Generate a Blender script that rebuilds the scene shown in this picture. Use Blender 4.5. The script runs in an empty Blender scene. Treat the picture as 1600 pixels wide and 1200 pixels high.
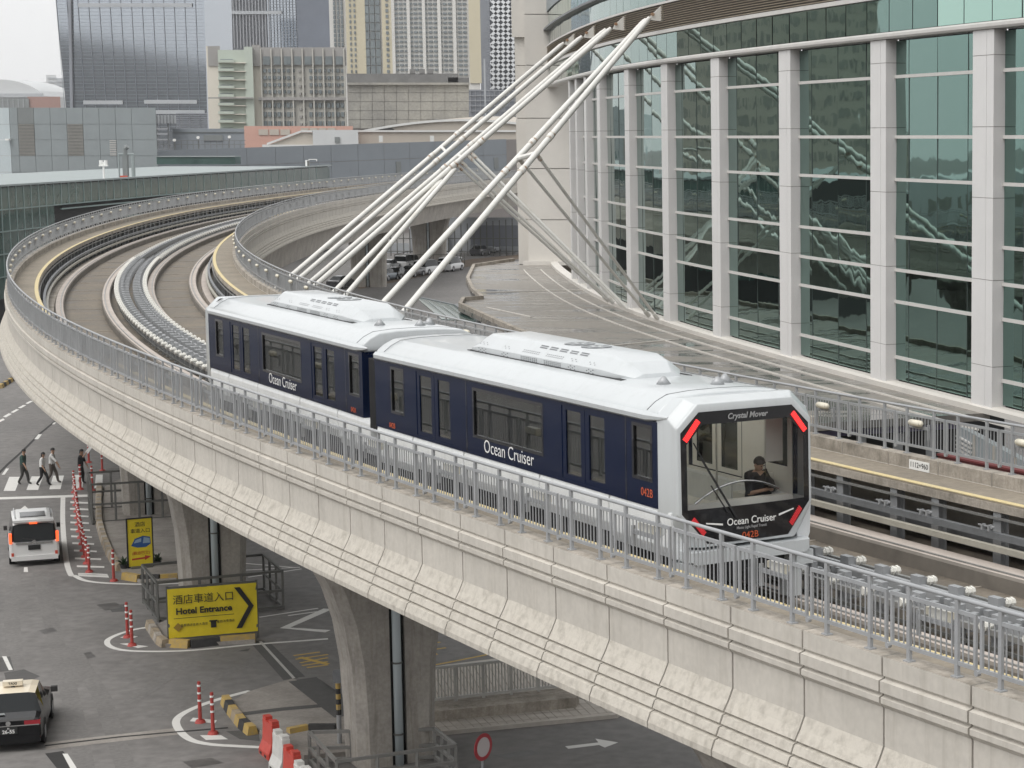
import bpy, bmesh, math, random
from mathutils import Vector, Matrix
R = math.radians
rnd = random.Random(7)
C = bpy.context.scene.collection
SC = bpy.context.scene

# ------------------------------------------------------------------ camera
CH, F, CX, CY, H0 = 18.0, 3300.0, 1370.0, 600.0, 214.0     # eye height and lens in 1600 px units
PITCH = math.atan((CY - H0) / F)
cam = bpy.data.objects.new('camera', bpy.data.cameras.new('camera')); C.objects.link(cam)
cam.location = (0, 0, CH); cam.rotation_euler = (math.pi/2 - PITCH, 0, 0)
cam.data.sensor_width = 36; cam.data.lens = 36*F/1600; cam.data.shift_x = -(CX-800)/1600
cam.data.clip_start = 0.5; cam.data.clip_end = 9000
SC.camera = cam
# ------------------------------------------------------------------ sky, sun, exposure
W = bpy.data.worlds.new("World"); SC.world = W; W.use_nodes = True
wn = W.node_tree.nodes; wl = W.node_tree.links
sky = wn.new('ShaderNodeTexSky'); sky.sky_type = 'NISHITA'; sky.sun_disc = False
SUN_EL, SUN_ROT = R(58), R(215)
sky.sun_elevation = SUN_EL; sky.sun_rotation = SUN_ROT; sky.air_density = 1.0; sky.dust_density = 4.0; sky.ozone_density = 1.0
hs = wn.new('ShaderNodeHueSaturation'); hs.inputs['Saturation'].default_value = 0.10; hs.inputs['Value'].default_value = 1.0
wl.new(sky.outputs[0], hs.inputs['Color'])
veil = wn.new('ShaderNodeMix'); veil.data_type = 'RGBA'; veil.inputs[0].default_value = .72      # thick even cloud over the clear sky
veil.inputs[7].default_value = (6.3, 6.33, 6.36, 1); wl.new(hs.outputs[0], veil.inputs[6])
bg = wn['Background']; wl.new(veil.outputs[2], bg.inputs[0]); bg.inputs[1].default_value = 0.13
sun = bpy.data.objects.new('sun', bpy.data.lights.new('sun', 'SUN')); C.objects.link(sun)
sun.data.energy = 1.2; sun.data.angle = R(50); sun.data.color = (1, .97, .93)
sun.rotation_euler = (R(32), 0, R(180) - SUN_ROT + R(0))
SC.view_settings.view_transform = 'Standard'; SC.view_settings.look = 'None'
SC.view_settings.exposure = 0.56; SC.view_settings.gamma = 1.0
SC.render.engine = 'CYCLES'; SC.cycles.max_bounces = 6; SC.cycles.transparent_max_bounces = 12
SC.cycles.glossy_bounces = 3; SC.cycles.diffuse_bounces = 4; SC.cycles.caustics_reflective = False; SC.cycles.caustics_refractive = False
SC.cycles.use_denoising = True

HAZE = 0.00012            # density of the air, per metre
# ------------------------------------------------------------------ survey helpers: sight lines to real positions
cp, sp_ = math.cos(PITCH), math.sin(PITCH)
def ray(u, v):
    x = (u-CX)/F; y = (v-CY)/F
    return Vector((x, cp - y*sp_, -sp_ - y*cp))
def az(u, v, z):
    r = ray(u, v); return Vector((0, 0, CH)) + r*((z-CH)/r.z)
def ay(u, v, y):
    r = ray(u, v); return Vector((0, 0, CH)) + r*(y/r.y)

# ------------------------------------------------------------------ materials
MATS = {}
def nd(nt, t, **k):
    n = nt.nodes.new(t)
    for a, b in k.items():
        if a in n.inputs.keys(): n.inputs[a].default_value = b
        else: setattr(n, a, b)
    return n
def mat(name, col, rough=.6, metal=0., var=.12, scale=1.5, bump=0., bscale=20., col2=None, spec=.5, streak=0., thresh=None, aniso=(1,1,1), emit=None, estr=0., rvar=0., fine=0., coat=0.):
    """surface with two scales of colour variation laid out in world position"""
    if name in MATS: return MATS[name]
    m = bpy.data.materials.new(name); m.use_nodes = True; nt = m.node_tree; b = nt.nodes['Principled BSDF']
    b.inputs['Roughness'].default_value = rough; b.inputs['Metallic'].default_value = metal
    b.inputs['Specular IOR Level'].default_value = spec
    b.inputs['Coat Weight'].default_value = coat
    c1 = (*col, 1); c2 = (*(col2 or tuple(x*(1-var*2.2) for x in col)), 1)
    L = nt.links
    if var > 0 or col2:
        g = nd(nt, 'ShaderNodeNewGeometry'); mp = nd(nt, 'ShaderNodeMapping'); mp.inputs['Scale'].default_value = aniso
        L.new(g.outputs['Position'], mp.inputs['Vector'])
        n = nd(nt, 'ShaderNodeTexNoise', Scale=scale, Detail=6., Roughness=.65); L.new(mp.outputs[0], n.inputs['Vector'])
        rp = nd(nt, 'ShaderNodeValToRGB'); lo, hi = thresh or (.32, .68)
        rp.color_ramp.elements[0].position = lo; rp.color_ramp.elements[1].position = hi
        rp.color_ramp.elements[0].color = c1; rp.color_ramp.elements[1].color = c2
        L.new(n.outputs['Fac'], rp.inputs[0]); out = rp.outputs[0]
        if fine > 0:
            n2 = nd(nt, 'ShaderNodeTexNoise', Scale=scale*14, Detail=3.); L.new(g.outputs['Position'], n2.inputs['Vector'])
            mr = nd(nt, 'ShaderNodeMapRange'); mr.inputs[1].default_value = .3; mr.inputs[2].default_value = .7
            mr.inputs[3].default_value = 1-fine; mr.inputs[4].default_value = 1+fine
            L.new(n2.outputs['Fac'], mr.inputs[0])
            mx = nd(nt, 'ShaderNodeMix', data_type='RGBA', blend_type='MULTIPLY'); mx.inputs[0].default_value = 1
            L.new(out, mx.inputs[6]); L.new(mr.outputs[0], mx.inputs[7]); out = mx.outputs[2]
        if streak > 0:
            mp3 = nd(nt, 'ShaderNodeMapping'); mp3.inputs['Scale'].default_value = (3.2, 3.2, .28); L.new(g.outputs['Position'], mp3.inputs['Vector'])
            n3 = nd(nt, 'ShaderNodeTexNoise', Scale=1.4, Detail=5., Roughness=.7); L.new(mp3.outputs[0], n3.inputs['Vector'])
            r3 = nd(nt, 'ShaderNodeValToRGB'); r3.color_ramp.elements[0].position = .5; r3.color_ramp.elements[1].position = .72
            r3.color_ramp.elements[0].color = (1, 1, 1, 1); r3.color_ramp.elements[1].color = (1-streak, 1-streak*1.05, 1-streak*1.15, 1)
            L.new(n3.outputs['Fac'], r3.inputs[0])
            mx = nd(nt, 'ShaderNodeMix', data_type='RGBA', blend_type='MULTIPLY'); mx.inputs[0].default_value = 1
            L.new(out, mx.inputs[6]); L.new(r3.outputs[0], mx.inputs[7]); out = mx.outputs[2]
        L.new(out, b.inputs['Base Color'])
        if rvar > 0:
            mr = nd(nt, 'ShaderNodeMapRange'); mr.inputs[1].default_value = lo; mr.inputs[2].default_value = hi
            mr.inputs[3].default_value = rough; mr.inputs[4].default_value = max(.03, rough-rvar)
            L.new(n.outputs['Fac'], mr.inputs[0]); L.new(mr.outputs[0], b.inputs['Roughness'])
    else: b.inputs['Base Color'].default_value = c1
    if bump > 0:
        g2 = nd(nt, 'ShaderNodeNewGeometry')
        nb = nd(nt, 'ShaderNodeTexNoise', Scale=bscale, Detail=4.); L.new(g2.outputs['Position'], nb.inputs['Vector'])
        bp = nd(nt, 'ShaderNodeBump', Strength=bump, Distance=.02); L.new(nb.outputs['Fac'], bp.inputs['Height']); L.new(bp.outputs[0], b.inputs['Normal'])
    if emit:
        b.inputs['Emission Color'].default_value = (*emit, 1); b.inputs['Emission Strength'].default_value = estr
    MATS[name] = m; return m
def mirror_glass(name, col, wav=.35, scale=.9, rough=.02, base=.02):
    if name in MATS: return MATS[name]
    m = bpy.data.materials.new(name); m.use_nodes = True; nt = m.node_tree; b = nt.nodes['Principled BSDF']; L = nt.links
    b.inputs['Base Color'].default_value = (*col, 1); b.inputs['Metallic'].default_value = 1; b.inputs['Roughness'].default_value = rough
    g = nd(nt, 'ShaderNodeNewGeometry'); n = nd(nt, 'ShaderNodeTexNoise', Scale=scale, Detail=1.5)
    oi = nd(nt, 'ShaderNodeObjectInfo'); va = nd(nt, 'ShaderNodeVectorMath', operation='MULTIPLY_ADD'); va.inputs[1].default_value = (1, 1, 1)
    mm = nd(nt, 'ShaderNodeMath', operation='MULTIPLY'); mm.inputs[1].default_value = 60; L.new(oi.outputs['Random'], mm.inputs[0])
    L.new(g.outputs['Position'], va.inputs[0]); L.new(mm.outputs[0], va.inputs[2])
    L.new(va.outputs[0], n.inputs['Vector'])
    bp = nd(nt, 'ShaderNodeBump', Strength=wav, Distance=.02); L.new(n.outputs['Fac'], bp.inputs['Height']); L.new(bp.outputs[0], b.inputs['Normal'])
    MATS[name] = m; return m
def clear_glass(name, tint=(.75, .82, .8), refl=.12):
    if name in MATS: return MATS[name]
    m = bpy.data.materials.new(name); m.use_nodes = True; nt = m.node_tree; L = nt.links
    nt.nodes.remove(nt.nodes['Principled BSDF']); out = nt.nodes['Material Output']
    t = nd(nt, 'ShaderNodeBsdfTransparent'); t.inputs[0].default_value = (*tint, 1)
    gl = nd(nt, 'ShaderNodeBsdfGlossy'); gl.inputs['Roughness'].default_value = .02
    fr = nd(nt, 'ShaderNodeLayerWeight'); fr.inputs[0].default_value = .25
    mr = nd(nt, 'ShaderNodeMapRange'); mr.inputs[3].default_value = refl; mr.inputs[4].default_value = .95; L.new(fr.outputs['Fresnel'], mr.inputs[0])
    mx = nd(nt, 'ShaderNodeMixShader'); L.new(mr.outputs[0], mx.inputs[0]); L.new(t.outputs[0], mx.inputs[1]); L.new(gl.outputs[0], mx.inputs[2])
    L.new(mx.outputs[0], out.inputs[0]); MATS[name] = m; return m

M_conc = mat('panel_concrete', (.555, .522, .468), .8, var=.07, scale=.6, bump=.05, fine=.05, streak=.15)
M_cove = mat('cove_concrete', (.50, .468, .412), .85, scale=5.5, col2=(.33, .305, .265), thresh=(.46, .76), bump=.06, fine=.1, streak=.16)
M_curb = mat('curb_concrete', (.40, .36, .31), .9, scale=1.2, col2=(.20, .18, .15), thresh=(.4, .7), bump=.3, fine=.12, streak=.3)
M_joint = mat('joint_dark', (.05, .045, .04), .95, var=.1)
M_pier = mat('pier_concrete', (.42, .39, .35), .85, scale=.7, col2=(.28, .26, .235), thresh=(.35, .75), bump=.2, fine=.1, streak=.3)
M_floor = mat('deck_concrete', (.19, .163, .128), .9, scale=.55, col2=(.095, .081, .064), thresh=(.38, .66), fine=.15, aniso=(1, 1, 1), rvar=.35)
M_walk = mat('walkway_concrete', (.27, .235, .185), .9, scale=.5, col2=(.20, .175, .14), bump=.2, fine=.12)
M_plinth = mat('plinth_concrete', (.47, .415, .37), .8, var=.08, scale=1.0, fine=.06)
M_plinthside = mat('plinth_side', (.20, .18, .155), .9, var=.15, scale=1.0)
M_yel = mat('yellow_line', (.62, .50, .25), .7, scale=1.2, col2=(.55, .47, .29), fine=.1)
M_galv = mat('galvanised_steel', (.39, .40, .41), .45, .25, var=.08, scale=2.0)
M_galvd = mat('dull_steel', (.22, .23, .24), .5, .35, var=.12, scale=2.0)
M_rail = mat('rail_steel', (.33, .33, .32), .4, .5, var=.1)
M_cream = mat('cream_cover', (.42, .40, .34), .5, var=.1)
M_insul = mat('insulator_white', (.72, .71, .66), .4, var=.05)
M_lampc = mat('lamp_cream', (.72, .68, .56), .45, var=.05)
M_dark = mat('dark_void', (.03, .03, .03), .9, var=0)  # near-black colour standing in for unlit depth
M_asph = mat('asphalt', (.195, .186, .178), .85, scale=.16, col2=(.14, .133, .127), thresh=(.35, .7), bump=.35, bscale=60, fine=.16, rvar=.2)
M_patch = mat('asphalt_patch', (.095, .092, .089), .85, var=.1, scale=2, fine=.15)
M_crack = mat('asphalt_crack', (.035, .034, .033), .9, var=.1)
M_worn = mat('asphalt_worn', (.150, .143, .137), .75, scale=.5, col2=(.18, .172, .164), thresh=(.35, .65), fine=.14)
M_oil = mat('asphalt_oil', (.125, .12, .115), .55, var=.2, scale=2, fine=.2)
M_white = mat('road_white', (.66, .65, .62), .7, scale=2.5, col2=(.45, .44, .42), thresh=(.55, .8))
M_ryel = mat('road_yellow', (.55, .36, .06), .7, scale=3, col2=(.40, .28, .08))
M_pave = mat('pavement_concrete', (.34, .315, .285), .85, scale=.7, col2=(.22, .20, .18), fine=.1, bump=.2)
M_tile = mat('pavement_tile', (.52, .48, .43), .8, scale=3, col2=(.42, .385, .34))
M_kyel = mat('kerb_yellow', (.46, .31, .08), .8, scale=4, col2=(.32, .25, .14), thresh=(.4, .7))
M_kblk = mat('kerb_black', (.045, .043, .042), .8, var=.15, scale=4)
M_kold = mat('kerb_faded', (.36, .29, .2), .85, scale=4, col2=(.2, .17, .13), thresh=(.4, .7))
M_strut = mat('strut_white', (.72, .715, .68), .45, scale=.9, col2=(.55, .52, .44), thresh=(.55, .85))
M_collar = mat('collar_rusty', (.62, .60, .55), .6, scale=5, col2=(.30, .16, .08), thresh=(.48, .62))
M_rust = mat('rust', (.24, .11, .05), .8, scale=9, col2=(.4, .3, .2))
M_cwht = mat('cladding_white', (.62, .595, .55), .55, var=.04, scale=.4)
M_ccol = mat('column_panel', (.70, .692, .682), .4, var=.03, scale=.4)
M_cjoint = mat('column_joint', (.23, .21, .2), .8, var=0)
M_trans = mat('transom_metal', (.60, .585, .56), .4, var=.04)
M_mull = mat('thin_mullion', (.06, .08, .075), .5, var=0)
M_glass = mirror_glass('facade_glass', (.185, .30, .268), .33, .6)
M_glass2 = mirror_glass('facade_glass_sky_tint', (.42, .62, .545), .12, .5)  # paler tint, with mirrored sky put into the glass colour
M_louvg = mat('louver_grey', (.33, .32, .295), .6, var=.06)
M_louv = mat('louver_beige', (.42, .36, .28), .6, var=.06)
M_terr = mat('terrace_paving', (.245, .225, .20), .6, scale=.26, col2=(.12, .115, .108), thresh=(.46, .58), fine=.12, rvar=.54, aniso=(.5, 1.6, 1))
M_teal = mat('teal_glass', (.07, .128, .115), .12, var=.18, scale=.25, spec=.7)
M_tealm = mat('teal_mullion', (.20, .27, .26), .5, var=0)
M_tealr = mat('teal_roof', (.30, .34, .34), .6, var=.08, scale=.3)
M_gpan = mat('grey_cladding', (.255, .285, .295), .5, var=.04, scale=.3)
M_gpan2 = mat('grey_cladding_dark', (.195, .21, .21), .5, var=.04, scale=.3)
M_gpanl = mat('pale_pipe_lit_side', (.50, .56, .58), .5, var=.03, scale=.3)  # own tone of the drain pipes; paints light onto the block's side
M_long = mat('slate_cladding', (.225, .25, .275), .5, var=.04, scale=.2)
M_twhite = mat('train_white', (.53, .555, .565), .28, var=.03, scale=.5, coat=.3, streak=.07)
M_tskirt = mat('skirt_white_lifted', (.80, .82, .83), .35, var=.05, scale=1.2, streak=.1)  # train white lightened in colour to make up for the skirt's shade
M_tnavy = mat('train_navy', (.005, .011, .036), .22, var=0, spec=.2)
M_tblk = mat('train_black', (.008, .008, .010), .12, var=0, coat=.5)
M_tund = mat('train_under', (.02, .02, .022), .7, var=.2)
M_tint = mat('train_inside', (.84, .82, .76), .6, var=.03)
M_tgl = clear_glass('train_glass', (.60, .66, .62), .17)
M_tgf = clear_glass('windscreen_glass', (.95, .96, .95), .03)
M_red = mat('tail_light', (.5, .02, .02), .4, var=0, emit=(1, .03, .03), estr=1.3)
M_redd = mat('red_reflector', (.45, .03, .04), .4, var=0, emit=(1, .05, .05), estr=.15)
M_bl = mat('brake_light', (.6, .05, .02), .4, var=0, emit=(1, .12, .03), estr=1.1)
M_txtw = mat('text_white', (.8, .8, .78), .5, var=0)
M_txtg = mat('text_grey', (.30, .30, .30), .5, var=0)
M_txto = mat('text_orange', (.55, .10, .03), .5, var=0)
M_txtb = mat('text_black', (.02, .02, .02), .6, var=0)
M_txtr = mat('text_red', (.5, .06, .03), .6, var=0)
M_sign = mat('sign_yellow', (.84, .66, .03), .5, var=.05, scale=3)
M_skin = mat('skin', (.42, .26, .18), .6, var=0)
M_hair = mat('hair_black', (.012, .010, .009), .6, var=0)
M_bred = mat('bollard_red', (.42, .06, .05), .5, var=.08, scale=6)
M_bpl_r = mat('barrier_red', (.55, .07, .05), .45, var=.08, scale=4)
M_bpl_w = mat('barrier_white', (.66, .65, .62), .45, var=.08, scale=4)
M_fence = mat('fence_grey', (.15, .15, .14), .5, .3, var=.1)
M_fencel = mat('fence_pale', (.52, .51, .48), .5, .2, var=.1)
M_leaf = mat('leaf_green', (.04, .085, .03), .7, var=.25, scale=8)
M_tyre = mat('tyre', (.02, .02, .02), .85, var=0)
M_rim = mat('rim', (.45, .45, .46), .35, .8, var=0)
M_cgl = mat('car_glass', (.012, .014, .015), .1, var=0, spec=.25)
M_ceil = mat('added_ceiling_glow', (.8, .8, .76), .5, var=0, emit=(1, .97, .9), estr=1.5)  # added glow that brightens the train interior
M_vanw = mat('van_white', (.70, .70, .69), .3, var=.02, coat=.4)
M_tax = mat('taxi_black', (.008, .008, .009), .2, var=0, spec=.3)
M_taxr = mat('taxi_cream', (.74, .66, .52), .35, var=.02, coat=.3)
M_chrome = mat('chrome', (.6, .6, .6), .2, 1., var=0)
M_plate = mat('plate_black', (.015, .015, .015), .5, var=0)

# ------------------------------------------------------------------ mesh helpers
class MB:
    def __init__(s): s.v = []; s.f = []; s.m = []
    def add(s, vs, fs, mi=0):
        o = len(s.v); s.v += [tuple(v) for v in vs]; s.f += [tuple(o+i for i in f) for f in fs]; s.m += [mi]*len(fs); return s
    def box(s, x0, x1, y0, y1, z0, z1, mi=0, M=None):
        vs = [Vector((x, y, z)) for z in (z0, z1) for y in (y0, y1) for x in (x0, x1)]
        if M is not None: vs = [M @ v for v in vs]
        return s.add(vs, [(0, 2, 3, 1), (4, 5, 7, 6), (0, 1, 5, 4), (2, 6, 7, 3), (0, 4, 6, 2), (1, 3, 7, 5)], mi)
    def bar(s, a, b, w, h, mi=0, up=(0, 0, 1)):
        a = Vector(a); b = Vector(b); d = (b-a)
        if d.length < 1e-6: return s
        t = d.normalized(); u = Vector(up)
        if abs(t.dot(u)) > .98: u = Vector((0, 1, 0))
        x = t.cross(u).normalized(); y = x.cross(t).normalized()
        vs = [p + x*sx*w/2 + y*sy*h/2 for p in (a, b) for sx, sy in ((-1, -1), (1, -1), (1, 1), (-1, 1))]
        return s.add(vs, [(0, 1, 2, 3), (7, 6, 5, 4), (0, 4, 5, 1), (1, 5, 6, 2), (2, 6, 7, 3), (3, 7, 4, 0)], mi)
    def tube(s, a, b, r, n=10, r2=None, mi=0, caps=True):
        a = Vector(a); b = Vector(b); t = (b-a).normalized(); u = Vector((0, 0, 1)) if abs(t.z) < .95 else Vector((1, 0, 0))
        x = t.cross(u).normalized(); y = t.cross(x); r2 = r if r2 is None else r2
        vs = [p + (x*math.cos(q) + y*math.sin(q))*rr for p, rr in ((a, r), (b, r2)) for q in [2*math.pi*i/n for i in range(n)]]
        fs = [(i, (i+1) % n, n+(i+1) % n, n+i) for i in range(n)]
        if caps: fs += [tuple(range(n))[::-1], tuple(range(n, 2*n))]
        return s.add(vs, fs, mi)
    def prism(s, poly, z0, z1, mi=0, mtop=None):
        n = len(poly); vs = [(p[0], p[1], z0) for p in poly] + [(p[0], p[1], z1) for p in poly]
        s.add(vs, [(i, (i+1) % n, n+(i+1) % n, n+i) for i in range(n)] + [tuple(range(n))[::-1]], mi)
        s.add([(p[0], p[1], z1) for p in poly], [tuple(range(n))], mi if mtop is None else mtop); return s
    def quad(s, a, b, c, d, mi=0): return s.add([a, b, c, d], [(0, 1, 2, 3)], mi)
    def grid(s, rings, closed=True, mi=0, caps=False, mis=None):
        n = len(rings[0]); vs = [p for r in rings for p in r]; fs = []; ms = []
        for i in range(len(rings)-1):
            for j in range(n if closed else n-1):
                k = (j+1) % n; fs.append((i*n+j, i*n+k, (i+1)*n+k, (i+1)*n+j)); ms.append(mis[j] if mis else mi)
        if caps: fs += [tuple(range(n))[::-1], tuple(range((len(rings)-1)*n, len(rings)*n))]; ms += [mi, mi]
        o = len(s.v); s.v += [tuple(v) for v in vs]; s.f += [tuple(o+i for i in f) for f in fs]; s.m += ms; return s
    def mesh(s, name, mats, smooth=False, bevel=0):
        me = bpy.data.meshes.new(name); me.from_pydata(s.v, [], s.f)
        for m in (mats if isinstance(mats, (list, tuple)) else [mats]): me.materials.append(m)
        if any(s.m): me.polygons.foreach_set('material_index', s.m)
        bm = bmesh.new(); bm.from_mesh(me); bmesh.ops.recalc_face_normals(bm, faces=bm.faces)
        if bevel:
            eds = [e for e in bm.edges if len(e.link_faces) == 2 and e.calc_face_angle(0) > R(14)]
            bmesh.ops.bevel(bm, geom=eds, offset=bevel, segments=3, profile=.5, affect='EDGES', clamp_overlap=True)
        bm.to_mesh(me); bm.free()
        if smooth: me.polygons.foreach_set('use_smooth', [True]*len(me.polygons)); 
        me.update(); return me
    def build(s, name, mats, parent=None, smooth=False, bevel=0, **tags):
        return put(name, s.mesh(name, mats, smooth, bevel), parent, **tags)
def put(name, me, parent=None, M=None, **tags):
    o = bpy.data.objects.new(name, me); C.objects.link(o)
    if parent is not None:
        o.parent = parent
    if M is not None: o.matrix_local = M
    for k, v in tags.items(): o[k] = v
    return o
def thing(name, label, cat, loc=(0, 0, 0), rz=0, group=None, kind=None):
    o = bpy.data.objects.new(name, None); C.objects.link(o); o.location = loc; o.rotation_euler = (0, 0, rz); o.empty_display_size = .2
    o['label'] = label; o['category'] = cat
    if group: o['group'] = group
    if kind: o['kind'] = kind
    return o
def copy_tree(o, parent=None):
    c = o.copy(); C.objects.link(c)
    if parent is not None: c.parent = parent
    for ch in list(KIDS.get(o.name, o.children)): copy_tree(ch, c)
    return c
KIDS = {}
def clone(o, loc, rz, label=None, group=None):
    c = copy_tree(o); c.location = loc; c.rotation_euler = (0, 0, rz)
    if label: c['label'] = label
    if group: c['group'] = group
    return c
def text(name, s, size, m, parent, M, align='CENTER', extrude=.002, bold=0., sx=1., shear=0.):
    cu = bpy.data.curves.new(name, 'FONT'); cu.body = s; cu.size = size; cu.align_x = align; cu.align_y = 'CENTER'; cu.extrude = extrude
    cu.offset = bold; cu.shear = shear; cu.resolution_u = 3
    cu.materials.append(m); tmp = bpy.data.objects.new(name, cu); C.objects.link(tmp)
    me = bpy.data.meshes.new_from_object(tmp.evaluated_get(bpy.context.evaluated_depsgraph_get())); bpy.data.objects.remove(tmp); bpy.data.curves.remove(cu)
    o = bpy.data.objects.new(name, me); C.objects.link(o)
    if parent is not None: o.parent = parent
    o.matrix_local = M @ Matrix.Diagonal((sx, 1, 1, 1)); return o
def frame(o, x, y, z=None):
    """matrix with origin o and axes x, y"""
    x = Vector(x).normalized(); y = Vector(y); y = (y - x*y.dot(x)).normalized(); z = x.cross(y)
    M = Matrix.Identity(4)
    for i in range(3): M[i][0] = x[i]; M[i][1] = y[i]; M[i][2] = z[i]; M[i][3] = o[i]
    return M

# ------------------------------------------------------------------ guideway alignment
YK = [-15, 10, 25, 40, 55, 70, 85, 100, 115, 130, 150, 175, 205, 240, 280, 320, 370]
XK = [41., 21.85, 10.33, -.76, -11.02, -20.18, -28.15, -34.96, -40.68, -45.4, -50.35, -54.74, -58.12, -60.7, -61.9, -61.6, -58.5]
def nat_spline(xs, ys):
    n = len(xs); h = [xs[i+1]-xs[i] for i in range(n-1)]
    a = [0]*n; b = [1]*n; c = [0]*n; d = [0]*n
    for i in range(1, n-1):
        a[i] = h[i-1]; b[i] = 2*(h[i-1]+h[i]); c[i] = h[i]; d[i] = 6*((ys[i+1]-ys[i])/h[i]-(ys[i]-ys[i-1])/h[i-1])
    for i in range(1, n):
        w = a[i]/b[i-1]; b[i] -= w*c[i-1]; d[i] -= w*d[i-1]
    m = [0]*n; m[-1] = d[-1]/b[-1]
    for i in range(n-2, -1, -1): m[i] = (d[i]-c[i]*m[i+1])/b[i]
    def ev(x):
        i = 0
        while i < n-2 and x > xs[i+1]: i += 1
        t = x-xs[i]; c1 = (ys[i+1]-ys[i])/h[i]-h[i]*(2*m[i]+m[i+1])/6
        return ys[i]+c1*t+m[i]/2*t*t+(m[i+1]-m[i])/(6*h[i])*t**3
    return ev
CEN = nat_spline(YK, XK)
def rise(y):
    t = min(1, max(0, (y-80)/115)); return t*.5+t*t*(3-2*t)*.5
PTS = []; S = [0.]
yy = 6.
while yy < 365: PTS.append(Vector((CEN(yy), yy, rise(yy)))); yy += .5
for i in range(1, len(PTS)): S.append(S[-1]+(PTS[i].xy-PTS[i-1].xy).length)
import bisect
def trk(s):
    i = min(max(bisect.bisect(S, s)-1, 0), len(PTS)-2); t = (s-S[i])/(S[i+1]-S[i]); p = PTS[i].lerp(PTS[i+1], t)
    a = PTS[max(i-3, 0)]; b = PTS[min(i+4, len(PTS)-1)]; d = Vector((b.x-a.x, b.y-a.y, 0)).normalized()
    return p, d, Vector((-d.y, d.x, 0))           # position, direction of travel, outward (near side) normal
def TP(s, off, z):
    p, d, n = trk(s); return Vector((p.x+n.x*off, p.y+n.y*off, z+p.z))
def s_of_y(y):
    i = min(range(len(PTS)), key=lambda k: abs(PTS[k].y-y)); return S[i]
SEND = S[-1]
def sweep(mb, prof, s0, s1, step=2.0, mi=0, mis=None, caps=True, closed=True):
    n = max(1, round((s1-s0)/step)); rings = []
    for i in range(n+1):
        p, d, nn = trk(s0+(s1-s0)*i/n); rings.append([Vector((p.x+nn.x*o, p.y+nn.y*o, z+p.z)) for o, z in prof])
    return mb.grid(rings, closed, mi, caps, mis)
Z_WALK, Z_PAR, Z_RUN, Z_DECK = 10.5, 10.8, 9.45, 9.1
HW = 5.9

# ------------------------------------------------------------------ ground
def ground_sheet(name, mtl, poly, z, **k):
    return MB().add([(p[0], p[1], z) for p in poly], [tuple(range(len(poly)))]).build(name, mtl, None, kind='structure', **k)
mb = MB()
mb.quad((-1700, -1300, 0), (1700, -1300, 0), (1700, 2500, 0), (-1700, 2500, 0)); mb.build('road', M_asph, None, kind='structure')


# ------------------------------------------------------------------ guideway viaduct
guide = thing('guideway_viaduct', 'long curved concrete viaduct carrying two guided train tracks above the road', 'viaduct')
PITCHP = 1.95
NP = int((SEND-6)/PITCHP)
PROF = [(0, 0), (0, -.27), (-.04, -.275), (-.04, -.315), (.05, -.34), (.05, -.50), (-.02, -.52), (-.02, -.555), (.04, -.58), (.04, -.66), (-.03, -.74), (-.03, -1.30),
        (.05, -1.48), (.14, -1.64), (.09, -1.645), (.09, -1.68), (.16, -1.70), (.21, -1.82), (.16, -1.825), (.16, -1.86), (.23, -1.88), (.28, -2.0), (.23, -2.005), (.23, -2.04), (.31, -2.07), (.37, -2.22), (.37, -2.32)]
BACK = [(-.25, -2.32), (-.34, -.28), (-.34, 0)]
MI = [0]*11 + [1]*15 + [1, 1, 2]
def fascia(sg, i):
    s0 = i*PITCHP+.021; s1 = (i+1)*PITCHP-.021
    pr = [(sg*(HW+o), Z_PAR+z) for o, z in PROF+BACK]
    n = len(pr); mb = MB(); k = 2 if i < 45 else 1
    rings = []
    for j in range(k+1):
        p, d, nn = trk(s0+(s1-s0)*j/k); rings.append([Vector((p.x+nn.x*o, p.y+nn.y*o, z+p.z)) for o, z in pr])
    mis = [0]*n
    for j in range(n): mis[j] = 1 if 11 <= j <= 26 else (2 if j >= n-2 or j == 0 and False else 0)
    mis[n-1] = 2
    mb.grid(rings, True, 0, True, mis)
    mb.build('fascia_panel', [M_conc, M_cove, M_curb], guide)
for i in range(NP):
    fascia(1, i); fascia(-1, i)
# backing that closes the open joints, deck and underside
mb = MB()
for sg in (1, -1):
    sweep(mb, [(sg*(HW-.10), Z_PAR-.03), (sg*(HW-.10), Z_PAR-1.35), (sg*(HW+.1), Z_PAR-2.28), (sg*(HW-.2), Z_PAR-2.28), (sg*(HW-.24), Z_PAR-.03)], 0, SEND-6)
mb.build('joint_backing', M_joint, guide)
mb = MB(); sweep(mb, [(HW-.3, Z_DECK), (HW-.3, 8.46), (-HW+.3, 8.46), (-HW+.3, Z_DECK)], 0, SEND-6); mb.build('deck_slab', M_floor, guide)
mb = MB(); sweep(mb, [(3.6, 8.47), (2.9, 7.5), (-2.9, 7.5), (-3.6, 8.47)], 0, SEND-6, 4); mb.build('box_girder', M_pier, guide)
mb = MB(); sweep(mb, [(-3.2, 8.47), (-3.4, 6.3), (-5.2, 6.3), (-5.6, 8.47)], s_of_y(128), SEND-6, 4); mb.build('edge_girder', M_pier, guide)
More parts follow.
